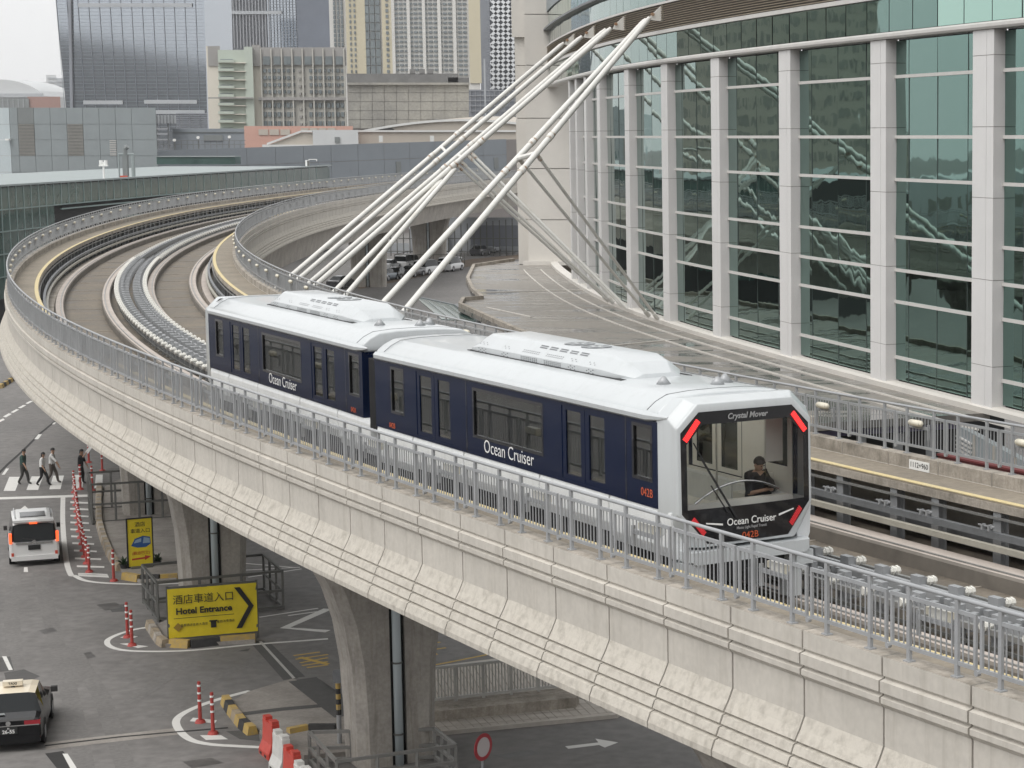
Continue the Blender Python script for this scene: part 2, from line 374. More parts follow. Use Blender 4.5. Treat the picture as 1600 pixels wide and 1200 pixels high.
# joints across the deck floor (pale sealed strips)
mb = MB()
for k in range(6, 60):
    s = k*6.0
    if s > SEND-8: break
    for a, b in ((1.5, 3.25), (-3.05, -1.25)):
        mb.bar(TP(s, a, Z_DECK+.012), TP(s+.15, b, Z_DECK+.012), .05, .02)
mb.build('deck_joint', M_curb, guide, kind='stuff')
for sg, nm in ((1, 'walkway'), (-1, 'walkway')):
    mb = MB(); sweep(mb, [(sg*4.42, Z_WALK), (sg*5.58, Z_WALK), (sg*5.58, Z_WALK-.16), (sg*4.42, Z_WALK-.16)], 0, SEND-6); w = mb.build(nm, M_walk, guide)
    mb = MB(); sweep(mb, [(sg*4.425, Z_WALK-.03), (sg*4.425, Z_WALK-.2), (sg*4.40, Z_WALK-.2), (sg*4.40, Z_WALK-.03)], 0, SEND-6); mb.build('walkway_edge_beam', M_curb, guide)
    # yellow edging blocks with gaps
    ym = []
    s = 1.0; n = 0; rest = MB()
    while s < SEND-8:
        L = 1.9 if sg < 0 or s > 45 else .46; g = .012 if sg < 0 or s > 45 else .05
        q = MB(); sweep(q if n < 140 else rest, [(sg*4.43, Z_WALK+.006), (sg*4.43, Z_WALK+.022), (sg*4.60, Z_WALK+.022), (sg*4.60, Z_WALK+.006)], s, s+L, 1.9)
        if n < 140: q.build('yellow_edge_block', M_yel, guide)
        s += L+g; n += 1
    rest.build('yellow_edge_block', M_yel, guide, kind='stuff')
for c in (2.38, -2.15):
    for o in (1.12, -1.12):
        mb = MB(); a, b = c+o+.22, c+o-.22
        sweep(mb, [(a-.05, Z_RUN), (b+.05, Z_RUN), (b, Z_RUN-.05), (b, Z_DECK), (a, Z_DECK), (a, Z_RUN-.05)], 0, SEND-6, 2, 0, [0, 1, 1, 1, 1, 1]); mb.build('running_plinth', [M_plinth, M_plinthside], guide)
        mb = MB(); m_ = c+o+(.06 if o < 0 else -.06); sweep(mb, [(m_+.02, Z_RUN+.03), (m_-.02, Z_RUN+.03), (m_-.02, Z_RUN+.002), (m_+.02, Z_RUN+.002)], 0, SEND-6); mb.build('plinth_strip', M_rail, guide)
# steel posts under the walkways and the power rails in front of them
post_me = MB().box(-.02, .02, -.09, .09, 0, 1.25).box(-.13, .13, -.11, -.09, 0, 1.25).box(-.13, .13, .09, .11, 0, 1.25).mesh('walkway_post', M_galv)
clip_me = MB().box(-.26, .26, -.02, .02, .05, .075).box(-.15, -.09, -.05, .05, -.03, .10).box(.08, .13, -.05, .05, -.03, .09).tube((-.2, -.03, .06), (-.2, .03, .06), .035, 8).mesh('rail_clip', M_galv)
sstuff = MB()
for sg in (1, -1):
    s = 1.0; n = 0
    while s < SEND-8:
        p, d, nn = trk(s); b = TP(s, sg*4.55, Z_DECK)
        if n < 140:
            put('walkway_post', post_me, guide, Matrix.Translation(b) @ Matrix.Rotation(math.atan2(d.y, d.x), 4, 'Z'))
            if s < 80: put('rail_clip', clip_me, guide, Matrix.Translation(TP(s, sg*4.16, 9.97)) @ Matrix.Rotation(math.atan2(d.y, d.x), 4, 'Z'))
        else: sstuff.bar(b, b+Vector((0, 0, 1.2)), .18, .18)
        s += 2.15 if n % 2 else 1.55; n += 1
    mb = MB(); sweep(mb, [(sg*4.12, 9.94), (sg*4.12, 9.80), (sg*4.24, 9.80), (sg*4.24, 9.94)], 0, SEND-6); mb.build('power_rail', M_galvd, guide)
    mb = MB(); sweep(mb, [(sg*4.00, 9.70), (sg*4.00, 9.58), (sg*4.12, 9.58), (sg*4.12, 9.70)], 0, SEND-6); mb.build('power_rail_cover', M_cream, guide)
    mb = MB(); sweep(mb, [(sg*4.36, 10.2), (sg*4.36, 10.15), (sg*4.41, 10.15), (sg*4.41, 10.2)], 0, SEND-6); mb.build('conduit', M_rail, guide)
    mb = MB(); sweep(mb, [(sg*5.0, 9.55), (sg*5.0, 9.25), (sg*5.06, 9.25), (sg*5.06, 9.55)], 0, SEND-6); mb.build('cable_tray', M_galvd, guide)
    mb = MB(); sweep(mb, [(sg*3.75, 9.32), (sg*3.75, Z_DECK), (sg*4.1, Z_DECK), (sg*4.1, 9.32)], 0, SEND-6); mb.build('gutter_kerb', M_curb if sg > 0 else M_plinth, guide)
sstuff.build('walkway_post', M_galvd, guide, kind='stuff')
# centre guide structure with conductor brackets
for o in (.42, -.42):
    mb = MB(); sweep(mb, [(o+.05, 9.75), (o-.05, 9.75), (o-.05, 9.5), (o+.05, 9.5)], 0, SEND-6); mb.build('guide_beam', M_galv, guide)
for o in (.72, -.72):
    mb = MB(); sweep(mb, [(o+.045, 9.72), (o-.045, 9.72), (o-.045, 9.62), (o+.045, 9.62)], 0, SEND-6); mb.build('conductor_rail', M_rail, guide)
    mb = MB(); sweep(mb, [(o+.02, 9.42), (o-.02, 9.42), (o-.02, 9.36), (o+.02, 9.36)], 0, SEND-6); mb.build('signal_cable', M_fence, guide)
mb = MB(); sweep(mb, [(.34, Z_DECK+.01), (.34, 9.28), (-.34, 9.28), (-.34, Z_DECK+.01)], 0, SEND-6); mb.build('cable_trough', M_floor, guide)
br = MB()
br.box(-.14, .14, .36, .50, 0, .80).box(-.16, .16, .34, .52, .02, .06)
br.box(-.05, .05, .50, .62, .45, .75, 1).box(-.2, -.06, .1, .46, .3, .62, 1).box(.06, .2, .1, .46, .3, .62, 1)
br.tube((0, .60, .66), (0, .84, .66), .075, 8, mi=2).tube((0, .66, .66), (0, .70, .66), .10, 8, mi=2).tube((0, .76, .66), (0, .80, .66), .10, 8, mi=2)
br_me = br.mesh('conductor_bracket', [M_galv, M_galv, M_insul])
br2 = MB().box(-.1, .1, .36, .5, 0, .7).box(-.12, .12, .52, .86, .52, .66, 1).mesh('conductor_bracket_far', [M_galv, M_insul])
cst = MB(); s = 1.5; n = 0
while s < SEND-8:
    p, d, nn = trk(s); a = math.atan2(d.y, d.x)
    for q in (0, 1):
        Mx = Matrix.Translation(TP(s, 0, Z_DECK)) @ Matrix.Rotation(a+q*math.pi, 4, 'Z')
        if n < 130: put('conductor_bracket', br_me, guide, Mx)
        else: cst.box(-.1, .1, .36, .5, 0, .7, 0, Mx).box(-.12, .12, .52, .86, .52, .66, 1, Mx)
    s += 1.15; n += 1
cst.build('conductor_bracket', [M_galv, M_insul], guide, kind='stuff')

# ------------------------------------------------------------------ railings on both parapets
fr = MB(); Lp = PITCHP-.07; h0, h1 = .17, .93
fr.box(-Lp/2, Lp/2, -.02, .02, h0, h0+.055).box(-Lp/2, Lp/2, -.02, .02, h1-.055, h1).box(-Lp/2, -Lp/2+.05, -.02, .02, h0+.055, h1-.055).box(Lp/2-.05, Lp/2, -.02, .02, h0+.055, h1-.055)
fr.tube((-Lp/2-.02, -.03, h0-.03), (-Lp/2-.02, .03, h0-.03), .045, 8).box(-Lp/2-.03, -Lp/2, -.01, .01, h0-.03, h0+.03)
fr_me = fr.mesh('railing_frame', M_galv)
bl = MB(); nb = 14
for k in range(nb):
    x = -Lp/2+.05+(Lp-.1)*(k+1)/(nb+1); bl.box(x-.0085, x+.0085, -.0085, .0085, h0+.05, h1-.05)
bl_me = bl.mesh('balusters', M_galv)
po = MB().box(-.035, .035, -.025, .025, -.02, 1.06).box(-.07, .07, -.06, .06, -.01, .02)
po_me = po.mesh('railing_post', M_galv)
lb = MB().box(-.42, .42, .03, .06, .62, .69, 1)
lb.box(-.40, -.37, .02, .09, .4, .75, 1).box(.37, .40, .02, .09, .4, .75, 1)
lamp_b = lb.mesh('lamp_bracket', [M_galvd, M_galv])
lq = MB()
for k in range(9):
    pass
lq.tube((-.18, .13, .76), (.18, .13, .76), .075, 10).tube((-.24, .13, .76), (-.18, .13, .76), .04, 10, .075).tube((.18, .13, .76), (.24, .13, .76), .075, 10, .05)
lamp_me = lq.mesh('railing_lamp', M_lampc, True)
lq = MB(); lq.box(-.2, .2, .08, .2, .68, .82).box(-.3, -.2, .1, .18, .70, .80, 1).box(.2, .3, .09, .2, .66, .82, 1)
lamp_me2 = lq.mesh('railing_lamp_flat', [M_insul, M_lampc])
RAILS = {}
for sg, lab in ((1, 'grey metal railing on the roadside parapet in front of the train'), (-1, 'grey metal railing on the inner parapet beside the glass building')):
    t = thing('guideway_railing', lab, 'railing', group='railings along the two edges of the viaduct'); RAILS[sg] = t
    mb = MB(); nseg = int((SEND-8)/1.5); rings = []
    for i in range(nseg+1):
        p, d, n = trk(1+i*1.5); c = TP(1+i*1.5, sg*(HW-.13), Z_PAR+1.08)
        rings.append([c+n*.033*math.cos(q)+Vector((0, 0, .033))*math.sin(q) for q in [math.pi/4*k for k in range(8)]])
    mb.grid(rings).build('top_rail', M_galv, t, True)
    for i in range(NP-2):
        s = (i+.5)*PITCHP; p, d, n = trk(s); a = math.atan2(d.y, d.x)+(0 if sg > 0 else math.pi)
        Mx = Matrix.Translation(TP(s, sg*(HW-.13), Z_PAR)) @ Matrix.Rotation(a, 4, 'Z')
        f = put('railing_panel', fr_me, t, Mx)
        put('balusters', bl_me, f, kind='stuff')
        for o in (-.27, .27):
            c = TP(s+o*PITCHP, sg*(HW-.13), Z_PAR); put('railing_post', po_me, t, Matrix.Translation(c) @ Matrix.Rotation(a, 4, 'Z'))
        # lamps face the walkway; bracket local -y is the track side on the near railing
        if i % 2 == 0:
            Ml = Mx @ Matrix.Rotation(math.pi, 4, 'Z')
            k = put('lamp_bracket', lamp_b, t, Ml); put('railing_lamp', lamp_me if sg < 0 or s > 60 else lamp_me2, t, Ml)

# ------------------------------------------------------------------ piers
def pier(y, lab, fl=1.0, wide=1.15):
    s = s_of_y(y); p, d, n = trk(s); top = 7.6+p.z
    t = thing('viaduct_pier', lab, 'pier', (p.x, p.y, 0), math.atan2(d.y, d.x), 'concrete piers under the viaduct')
    # local x along the track, local y outward
    rings = []
    for z, e in ((0, 0), (1.5, .02), (3.0, .10), (4.2, .28), (5.2, .58), (6.0, .98), (6.7, 1.5), (7.2, 2.05), (top, 2.4)):
        w = wide+e*fl; th = .85; c = .28
        zz = z if z < 7.3 else top
        rings.append([Vector(q+(zz,)) for q in ((-th+c, -w), (th-c, -w), (th, -w+c), (th, -.22), (th-.22, -.22), (th-.22, .22), (th, .22), (th, w-c), (th-c, w), (-th+c, w), (-th, w-c), (-th, .22), (-th+.22, .22), (-th+.22, -.22), (-th, -.22), (-th, -w+c))])
    mb = MB(); mb.grid(rings, True, 0, False); mb.build('column', M_pier, t)
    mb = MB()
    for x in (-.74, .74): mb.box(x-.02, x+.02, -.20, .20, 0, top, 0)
    mb.build('recess_shade', M_dark, t)  # near-black strip stands in for shade in the pier grooves
    mb = MB(); mb.tube((-.86, .02, 0), (-.86, .02, top), .125, 12); mb.build('drain_pipe', M_gpanl, t, True)
    for z in (.9, 3.0, 5.1): mb = MB(); mb.tube((-.86, .02, z), (-.86, .02, z+.05), .15, 12); mb.build('pipe_collar', M_fence, t)
    mb = MB(); mb.box(-.9, -.86, .215, wide+.01, 4.4, 4.42).box(-.9, -.86, -wide-.01, -.215, 4.4, 4.42); 
    return t
pier(60, 'concrete pier with white drain pipe beside the red and white barriers')
pier(80, 'concrete pier rising behind the yellow hotel entrance banner')
pier(100, 'concrete pier inside the grey railing cage behind the upright yellow sign')
pier(41, 'concrete pier under the near end of the viaduct')
pier(121, 'concrete pier under the tightest part of the curve')
pier(255, 'distant concrete pier standing among the white struts', .4, 2.0)
pier(293, 'distant wide concrete pier beside the terrace', .4, 2.2)

# ------------------------------------------------------------------ train
def octa(yl, yr, z0, z1, cu, cl):
    """eight-cornered outline in the y-z plane (top cut cu=(dy,dz), bottom cut cl)"""
    return [(yl, z0+cl[1]), (yl, z1-cu[1]), (yl+cu[0], z1), (yr-cu[0], z1), (yr, z1-cu[1]), (yr, z0+cl[1]), (yr-cl[0], z0), (yl+cl[0], z0)]
HWT = 1.5
def car(name, lab, L, gang):
    """local x runs from the cab end (x=0, nose towards +x) back to x=-L; y=-1.5 is the roadside"""
    t = thing(name, lab, 'train car', group='white and navy cars of the guided train')
    Z0, ZD, ZB, ZR = 10.55, 11.29, 12.88, 13.34
    wins = [(.25, .93, 11.8, 12.74), (4.75, 8.05, 11.72, 12.68), (11.9, 12.6, 11.75, 12.72)]     # x from front end, z range
    doors = [(1.93, 3.85), (8.65, 11.15)] if False else [(1.93, 3.88), (9.15, 11.15)]
    opens = sorted([(a, b, z0, z1) for a, b, z0, z1 in wins]+[(a, b, 11.36, 12.8) for a, b in doors])
    for sg in (-1, 1):
        y0 = sg*HWT; yi = sg*(HWT-.07)
        mb = MB(); x = 0.0
        def seg(x0, x1, z0, z1): mb.box(-x1, -x0, min(y0, yi), max(y0, yi), z0, z1)
        for a, b, z0, z1 in opens:
            if a > x: seg(x, a, ZD, ZB)
            if z0 > ZD: seg(a, b, ZD, z0)
            if z1 < ZB: seg(a, b, z1, ZB)
            x = b
        seg(x, L, ZD, ZB); mb.build('side_wall', M_tnavy, t)
        mb = MB(); 
        for a, b in ((.0, .0),): pass
        yl = sg*(HWT-.075); yl2 = sg*(HWT-.10)
        mb.box(-L+.06, -.06, min(yl, yl2), max(yl, yl2), ZD, 11.72).box(-L+.06, -.06, min(yl, yl2), max(yl, yl2), 12.82, ZB)
        q = MB()
        q.box(-L+.06, -.06, min(yl, yl2), max(yl, yl2), 10.7, 11.34).box(-L+.06, -.06, min(yl, yl2), max(yl, yl2), 12.82, ZB)
        for xa, xb in ((.0, .2), (.98, 1.86), (3.95, 4.68), (8.12, 9.08), (11.22, 11.85), (12.65, L)): q.box(-xb, -xa-.06, min(yl, yl2), max(yl, yl2), 11.34, 12.82)
        for xa, xb, z in ((4.68, 8.12, 11.7), (.2, .98, 11.78), (11.85, 12.65, 11.73)): q.box(-xb, -xa, min(yl, yl2), max(yl, yl2), 11.34, z)
        q.build('inner_lining', M_tint, t)
        for a, b, z0, z1 in wins:
            w = MB(); yo = sg*(HWT+.004); f = .055
            for bx in ((a-.05, b+.05, z1-.01, z1+f), (a-.05, b+.05, z0-f, z0+.01), (a-.05, a+.02, z0+.01, z1-.01), (b-.02, b+.05, z0+.01, z1-.01)):
                w.box(-bx[1], -bx[0], min(yi, yo), max(yi, yo), bx[2], bx[3])
            wo = w.build('window', M_tblk, t)
            g = MB(); yg = sg*(HWT-.03); g.box(-b+.02, -a-.02, min(yg, yg-sg*.012), max(yg, yg-sg*.012), z0+.01, z1-.01); g.build('pane', M_tgl, wo)
        for a, b in doors:
            mid = (a+b)/2
            for lo, hi in ((a, mid-.01), (mid+.01, b)):
                d = MB(); yo = sg*(HWT-.012); yq = sg*(HWT-.05); m = (hi-lo)*.17
                for bx in ((lo, lo+m, 11.36, 12.8), (hi-m, hi, 11.36, 12.8), (lo+m, hi-m, 11.36, 11.46), (lo+m, hi-m, 12.72, 12.8)):
                    d.box(-bx[1], -bx[0], min(yo, yq), max(yo, yq), bx[2], bx[3])
                do = d.build('door', M_tnavy, t)
                d2 = MB(); ya, yb = sg*(HWT-.052), sg*(HWT-.065)
                for bx in ((lo, lo+m, 11.36, 12.8), (hi-m, hi, 11.36, 12.8), (lo+m, hi-m, 11.36, 11.46), (lo+m, hi-m, 12.72, 12.8)): d2.box(-bx[1], -bx[0], min(ya, yb), max(ya, yb), bx[2], bx[3])
                d2.build('inner_face', M_tint, do)
                g = MB(); yg = sg*(HWT-.03); g.box(-hi+m-.0, -lo-m, min(yg, yg-sg*.012), max(yg, yg-sg*.012), 11.46, 12.72); g.build('pane', M_tgl, do)
        # panel lines
        mb = MB()
        for x in (1.22, 8.42): 
            yo = sg*(HWT+.003); mb.box(-x-.02, -x+.02, min(y0, yo), max(y0, yo), ZD, ZB)
        mb.build('panel_line', M_tblk, t)
        # white skirt in three lengths with a recessed middle
        for x0, x1, zl in ((-.45, 1.9, 10.42), (1.96, 4.9, 10.55), (4.96, 8.6, 10.55), (8.66, 11.4, 10.55), (11.46, L-.05, 10.42)):
            mb = MB(); yb = sg*(HWT-.12)
            rings = [[Vector((-x, y, z)) for y, z in ((sg*(HWT-.02), ZD-.01), (sg*HWT, ZD-.12), (sg*(HWT-.02), zl+.2), (sg*(HWT-.1), zl), (sg*(HWT-.3), zl), (sg*(HWT-.3), ZD-.01))] for x in (x0, x1)]
            mb.grid(rings, True, 0, True); mb.build('skirt', M_tskirt, t)
        # visor band that overhangs the windows
        mb = MB()
        pr = [(1.50, 12.86), (1.56, 12.90), (1.57, 12.98), (1.51, 13.045), (1.42, 13.0), (1.42, 12.86)]
        rings = []
        for x, k in ((.33, .0), (.05, .55), (-.4, 1), (-L+.1, 1)):
            rings.append([Vector((x, sg*(1.42+(y-1.42)*(.5+.5*k)), 13.0+(z-13.0)*(.25+.75*k))) for y, z in pr])
        mb.grid(rings, True, 0, True); mb.build('visor', M_twhite, t)
    # roof
    hp = [(1.50, 12.9), (1.46, 13.06), (1.28, 13.20), (1.05, 13.31), (.6, 13.35), (0, 13.36)]
    pr = [(-y, z) for y, z in hp]+[(y, z) for y, z in hp[-2::-1]]+[(1.40, 12.86), (-1.40, 12.86)]
    mb = MB(); rings = []
    for x in (-.02, -1.5, -L*.5, -L+.02): rings.append([Vector((x, y, z)) for y, z in pr])
    mb.grid(rings, True, 0, True); r_ = mb.build('roof', M_twhite, t, True, .05)
    for x in (-.45, -L+.5):
        q = MB(); k_ = [(-y, z) for y, z in hp]+[(y, z) for y, z in hp[-2::-1]]
        for (ya, za), (yb, zb) in zip(k_[1:], k_[2:-1]): q.bar((x, ya*1.001, za+.004), (x, yb*1.001, zb+.004), .018, .008)
        q.build('roof_seam', M_galvd, t)
    # lower floor and running gear
    mb = MB(); mb.box(-L+.1, .0, -1.36, 1.36, 10.66, 10.78); mb.build('floor', M_tint, t)
    mb = MB(); mb.box(-L+.3, .1, -1.15, 1.15, 9.9, 10.64)
    mb.box(-3.6, -1.2, -1.36, 1.36, 9.75, 10.6).box(-L+1.2, -L+3.6, -1.36, 1.36, 9.75, 10.6); mb.build('underframe', M_tund, t)
    for x in (-1.9, -L+2.4):
        for y in (-1.12, 1.12):
            mb = MB(); mb.tube((x, y-.15, Z_RUN+.46), (x, y+.15, Z_RUN+.46), .46, 18); w = mb.build('wheel', M_tyre, t)
            mb = MB(); mb.tube((x, y-.16, Z_RUN+.46), (x, y+.16, Z_RUN+.46), .25, 12); mb.build('rim', M_galvd, w)
    # rear end wall
    mb = MB(); mb.box(-L, -L+.06, -1.48, 1.48, 11.0, 12.86); mb.build('end_wall', M_tnavy, t); mb = MB(); mb.box(-L+.07, -L+.09, -1.38, 1.38, 10.78, 12.8); mb.build('inner_partition', M_tint, t)
    if gang: mb = MB(); mb.box(-.07, -.02, -1.46, 1.46, 10.8, 12.86); mb.build('end_wall', M_tnavy, t)
    # roof unit with a rounded front, fans and vents
    ux0, ux1, uw = -3.0, -9.9, .76
    u = MB(); rings = []
    for x, w, h in ((ux0+.32, .42, .02), (ux0+.30, .50, .10), (ux0-.1, .72, .30), (ux0-.55, uw, .40), (ux1+.6, uw, .40), (ux1+.12, uw-.03, .22), (ux1, uw-.06, .02)):
        rings.append([Vector((x, y*w/.76, 13.33+z*h/.40)) for y, z in ((-.76, 0), (-.76, .13), (-.52, .36), (-.45, .40), (.45, .40), (.52, .36), (.76, .13), (.76, 0))])
    u.grid(rings, True, 0, True); un = u.build('roof_unit', M_twhite, t, True, .035)
    mb = MB(); mb.box(ux1-.02, ux0+.28, -.79, .79, 13.30, 13.345); mb.build('unit_gasket', M_tund, t)
    for x in (-5.3, -6.05): 
        mb = MB(); mb.tube((x, .02, 13.735), (x, .02, 13.742), .32, 20); mb.build('fan', M_galvd, un)
        mb = MB(); mb.tube((x, .02, 13.736), (x, .02, 13.746), .10, 12)
        for k in range(6):
            q = k*math.pi/3; mb.bar((x, .02, 13.745), (x+.31*math.cos(q), .02+.31*math.sin(q), 13.745), .05, .006)
        mb.build('fan_blade', M_twhite, un)
    v = MB(); sl = Vector((0, -.52, .36))-Vector((0, -.76, .13)); nrm = Vector((0, -sl.z, sl.y)).normalized()
    if nrm.z < 0: nrm = -nrm
    def vent(xc, fr_, w, h):
        c = Vector((xc, -.76, 13.33+.13))+Vector((0, .24, .23))*fr_
        a = Vector((0, .24, .23)).normalized()*h; nn = Vector((0, -.23, .24)).normalized()*.003
        v.quad(c+nn+Vector((-w, 0, 0))-a, c+nn+Vector((w, 0, 0))-a, c+nn+Vector((w, 0, 0))+a, c+nn+Vector((-w, 0, 0))+a)
    def ventlow(xc, z, w, h):
        v.quad((xc-w, -.763, z-h), (xc+w, -.763, z-h), (xc+w, -.763, z+h), (xc-w, -.763, z+h))
    for k in range(5):
        x = -4.7-k*.46; vent(x, .95, .17, .016); vent(x, .80, .17, .016)
    for x0, nx, ny in ((-3.95, 4, 3), (-4.75, 4, 3), (-5.4, 9, 3), (-6.5, 9, 3), (-7.9, 4, 3), (-9.0, 5, 3)):
        for i in range(nx):
            for j in range(ny):
                if nx < 6 and (i+j) % 2: continue
                ventlow(x0-i*.09, 13.36+j*.032, .026, .010); 
                if ny and j < 2: vent(x0-i*.09-.03, .25+j*.14, .022, .010)
    v.build('vent', M_galvd, un, kind='stuff')
    for x, y in ((-1.65, -.45), (-1.0, .35), (-1.35, .72)):
        mb = MB(); mb.tube((x, y, 13.33), (x, y, 13.50), .16, 14, .03); mb.build('antenna', M_galv, t, True)
    # roadside lettering
    Mt = frame(Vector((-6.35, -HWT-.004, 11.53)), (1, 0, 0), (0, 0, 1))
    text('lettering', 'Ocean Cruiser', .40, M_txtw, t, Mt, sx=1.0, bold=-.003)
    Mt = frame(Vector((-6.35, -HWT-.004, 11.33)), (1, 0, 0), (0, 0, 1))
    if not gang:
        text('car_number', '042B', .22, M_txto, t, frame(Vector((-.42, -HWT-.004, 11.53)), (1, 0, 0), (0, 0, 1)))
        text('car_number', '042B', .17, M_txto, t, frame(Vector((-12.6, -HWT-.004, 11.40)), (1, 0, 0), (0, 0, 1)))
    else:
        text('car_number', '042A', .17, M_txto, t, frame(Vector((-.7, -HWT-.004, 11.40)), (1, 0, 0), (0, 0, 1)))
    return t
def cab(t, L, at_rear=False):
    """octagonal cab front, added at x=0 (or mirrored at the rear end)"""
    Mx = Matrix.Identity(4) if not at_rear else Matrix.Translation((-L, 0, 0)) @ Matrix.Rotation(math.pi, 4, 'Z')
    def mbx(): return MB()
    def fin(mb, n, m, par=t, sm=False, bv=0):
        mb.v = [tuple(Mx @ Vector(v)) for v in mb.v]; return mb.build(n, m, par, sm, bv)
    X0, X1 = -.03, .60
    back = [(-1.5, 10.75), (-1.5, 13.0), (-1.15, 13.3), (1.15, 13.3), (1.5, 13.0), (1.5, 10.75), (1.35, 10.6), (-1.35, 10.6)]
    mid = [(-1.49, 10.9), (-1.49, 12.98), (-1.13, 13.33), (1.13, 13.33), (1.49, 12.98), (1.49, 10.9), (1.3, 10.6), (-1.3, 10.6)]
    out = octa(-1.44, 1.44, 10.62, 13.24, (.42, .42), (.42, .62))
    inn = octa(-1.36, 1.36, 10.68, 13.09, (.37, .36), (.50, .58))
    # the frame: rings from back to front edge, then in to the black mask; curved in plan (centre bulges forward)
    def P(y, z, x): return Vector((x+.10*(1-(y/1.5)**2)-max(0, z-12.2)*.06, y, z))
    mb = mbx(); rings = [[Vector((X0, y, z)) for y, z in back], [Vector((X1-.28, y, z)) for y, z in mid], [P(y, z, X1-.05) for y, z in out], [P(y*.985, z, X1) for y, z in out], [P(y, z, X1) for y, z in inn]]
    mb.grid(rings, True); fin(mb, 'cab_shell', M_twhite, t, True, .09)
    # black mask around the windscreen
    wz0, wz1 = 11.33, 12.86
    win = [(-1.24, wz0), (-1.24, 12.52), (-.92, wz1), (.92, wz1), (1.24, 12.52), (1.24, wz0)]
    XM = X1-.012
    mb = mbx()
    # upper mask ring
    top = [(-1.36, 11.28), (-1.36, 12.73), (-.99, 13.09), (.99, 13.09), (1.36, 12.73), (1.36, 11.28)]
    n = 6
    for i in range(5):
        mb.quad(P(*top[i], XM), P(*top[i+1], XM), P(*win[i+1], XM), P(*win[i], XM))
    def strip(y0, y1, zf0, zf1, k=8):
        for i in range(k):
            a = y0+(y1-y0)*i/k; b = y0+(y1-y0)*(i+1)/k
            mb.quad(P(a, zf0(a), XM), P(b, zf0(b), XM), P(b, zf1(b), XM), P(a, zf1(a), XM))
    zbot = lambda y: 10.68+max(0, (abs(y)-.86)/.5*.58)
    strip(-1.36, 1.36, zbot, lambda y: wz0+.0, 22)
    strip(-.99, .99, lambda y: wz1, lambda y: 13.09, 8)
    fin(mb, 'black_mask', M_tblk)
    mb = mbx(); k = 12
    tz = lambda y: wz1-max(0, (abs(y)-.92)/.32*.34)
    for i in range(k):
        a = -1.24+2.48*i/k; b = -1.24+2.48*(i+1)/k
        mb.quad(P(a, wz0, XM-.03), P(b, wz0, XM-.03), P(b, tz(b), XM-.03), P(a, tz(a), XM-.03))
    fin(mb, 'windscreen', M_tgf)
    # lamps: bars of small diodes lying in the cut corners
    for sgn in (-1, 1):
        mb = mbx()
        for q in range(13):
            f = q/12; y = sgn*(1.27-.26*f); z = 12.60+.33*f
            c = P(y, z, XM+.012); mb.bar(c+Vector((0, sgn*-.034, -.03)), c+Vector((0, sgn*.034, .03)), .042, .02)
        fin(mb, 'tail_light', M_red)
        mb = mbx()
        for q in range(11):
            f = q/10; y = sgn*(.93+.21*f); z = 10.88+.27*f
            c = P(y, z, XM+.012); mb.bar(c+Vector((0, -sgn*.03, .035)), c+Vector((0, sgn*.03, -.035)), .04, .02)
        fin(mb, 'lower_light', M_redd)
    # wiper
    mb = mbx(); mb.bar(P(-.28, 11.12, XM+.03), P(-.98, 12.25, XM+.04), .035, .03).bar(P(-.60, 11.60, XM+.045), P(-1.13, 12.55, XM+.045), .02, .02).bar(P(-.45, 11.22, XM+.03), P(-.8, 11.75, XM+.04), .025, .02); fin(mb, 'wiper', M_tund)
    # bumper and what hangs below
    mb = mbx(); rings = [[Vector((x, y, z)) for y, z in ((-w, 10.57), (-w, 10.40), (-w+.08, 10.34), (w-.08, 10.34), (w, 10.40), (w, 10.57))] for x, w in ((.2, 1.36), (.72, 1.30), (.80, 1.24))]
    mb.grid(rings, True, 0, True); mb.box(.25, .75, -1.36, -1.0, 10.1, 10.36).box(.25, .75, 1.0, 1.36, 10.1, 10.36); fin(mb, 'bumper', M_twhite)
    mb = mbx(); mb.box(.2, .5, -1.1, 1.1, 9.9, 10.34).box(.4, .62, -.5, .5, 9.95, 10.28).tube((.5, 0, 10.05), (.95, 0, 10.05), .11, 10).box(.85, 1.02, -.2, .2, 9.92, 10.2); fin(mb, 'coupler', M_tund)
    mb = mbx(); mb.box(.3, .68, .88, 1.12, 9.5, 10.34).box(.3, .62, -1.12, -.88, 9.55, 10.34); fin(mb, 'guard_leg', M_twhite)
    if not at_rear:
        ax, ay_ = (0, 1, 0), (0, 0, 1)
        text('maker_plate', 'Crystal Mover', .145, M_txtg, t, frame(P(0, 12.975, XM+.014), ax, (-.06, 0, 1)), bold=.004, shear=.25)
        text('lettering', 'Ocean Cruiser', .19, M_txtw, t, frame(P(.05, 11.04, XM+.016), ax, ay_), bold=.001, sx=.92)
        text('small_lettering', 'Macau Light Rapid Transit', .072, M_txtg, t, frame(P(.05, 10.92, XM+.016), ax, ay_), bold=.001, sx=.85)
        text('car_number', '042B', .17, M_txto, t, frame(P(0.02, 10.77, XM+.016), ax, ay_))
        for sgn in (-1, 1):
            mb = MB(); y0, y1 = .05+sgn*.60, .05+sgn*.94
            za, zb = (11.02, 11.03) if sgn < 0 else (11.06, 11.12)
            mb.add([P(y0, 10.995 if sgn < 0 else 11.05, XM+.012), P(y1, zb+.02, XM+.012), P(y1, zb+.045, XM+.012), P(y0, 11.03 if sgn < 0 else 11.09, XM+.012)], [(0, 1, 2, 3)]); mb.build('swoosh', M_txtw, t)
A = az(1027, 660, 11.0+1.88); 
def place_car(o, front, rear):
    """front and rear: points on the lower edge of the visor, roadside"""
    d = (front-rear); d.z = 0; L = d.length; d.normalize(); rt = Vector((-d.y, d.x, 0))     # +y local = away from the road
    o.location = (front.x+rt.x*HWT, front.y+rt.y*HWT, 0); o.rotation_euler = (0, 0, math.atan2(d.y, d.x))
    return L
fA, rA = az(1027, 660, 12.88), az(585, 559.5, 12.88)
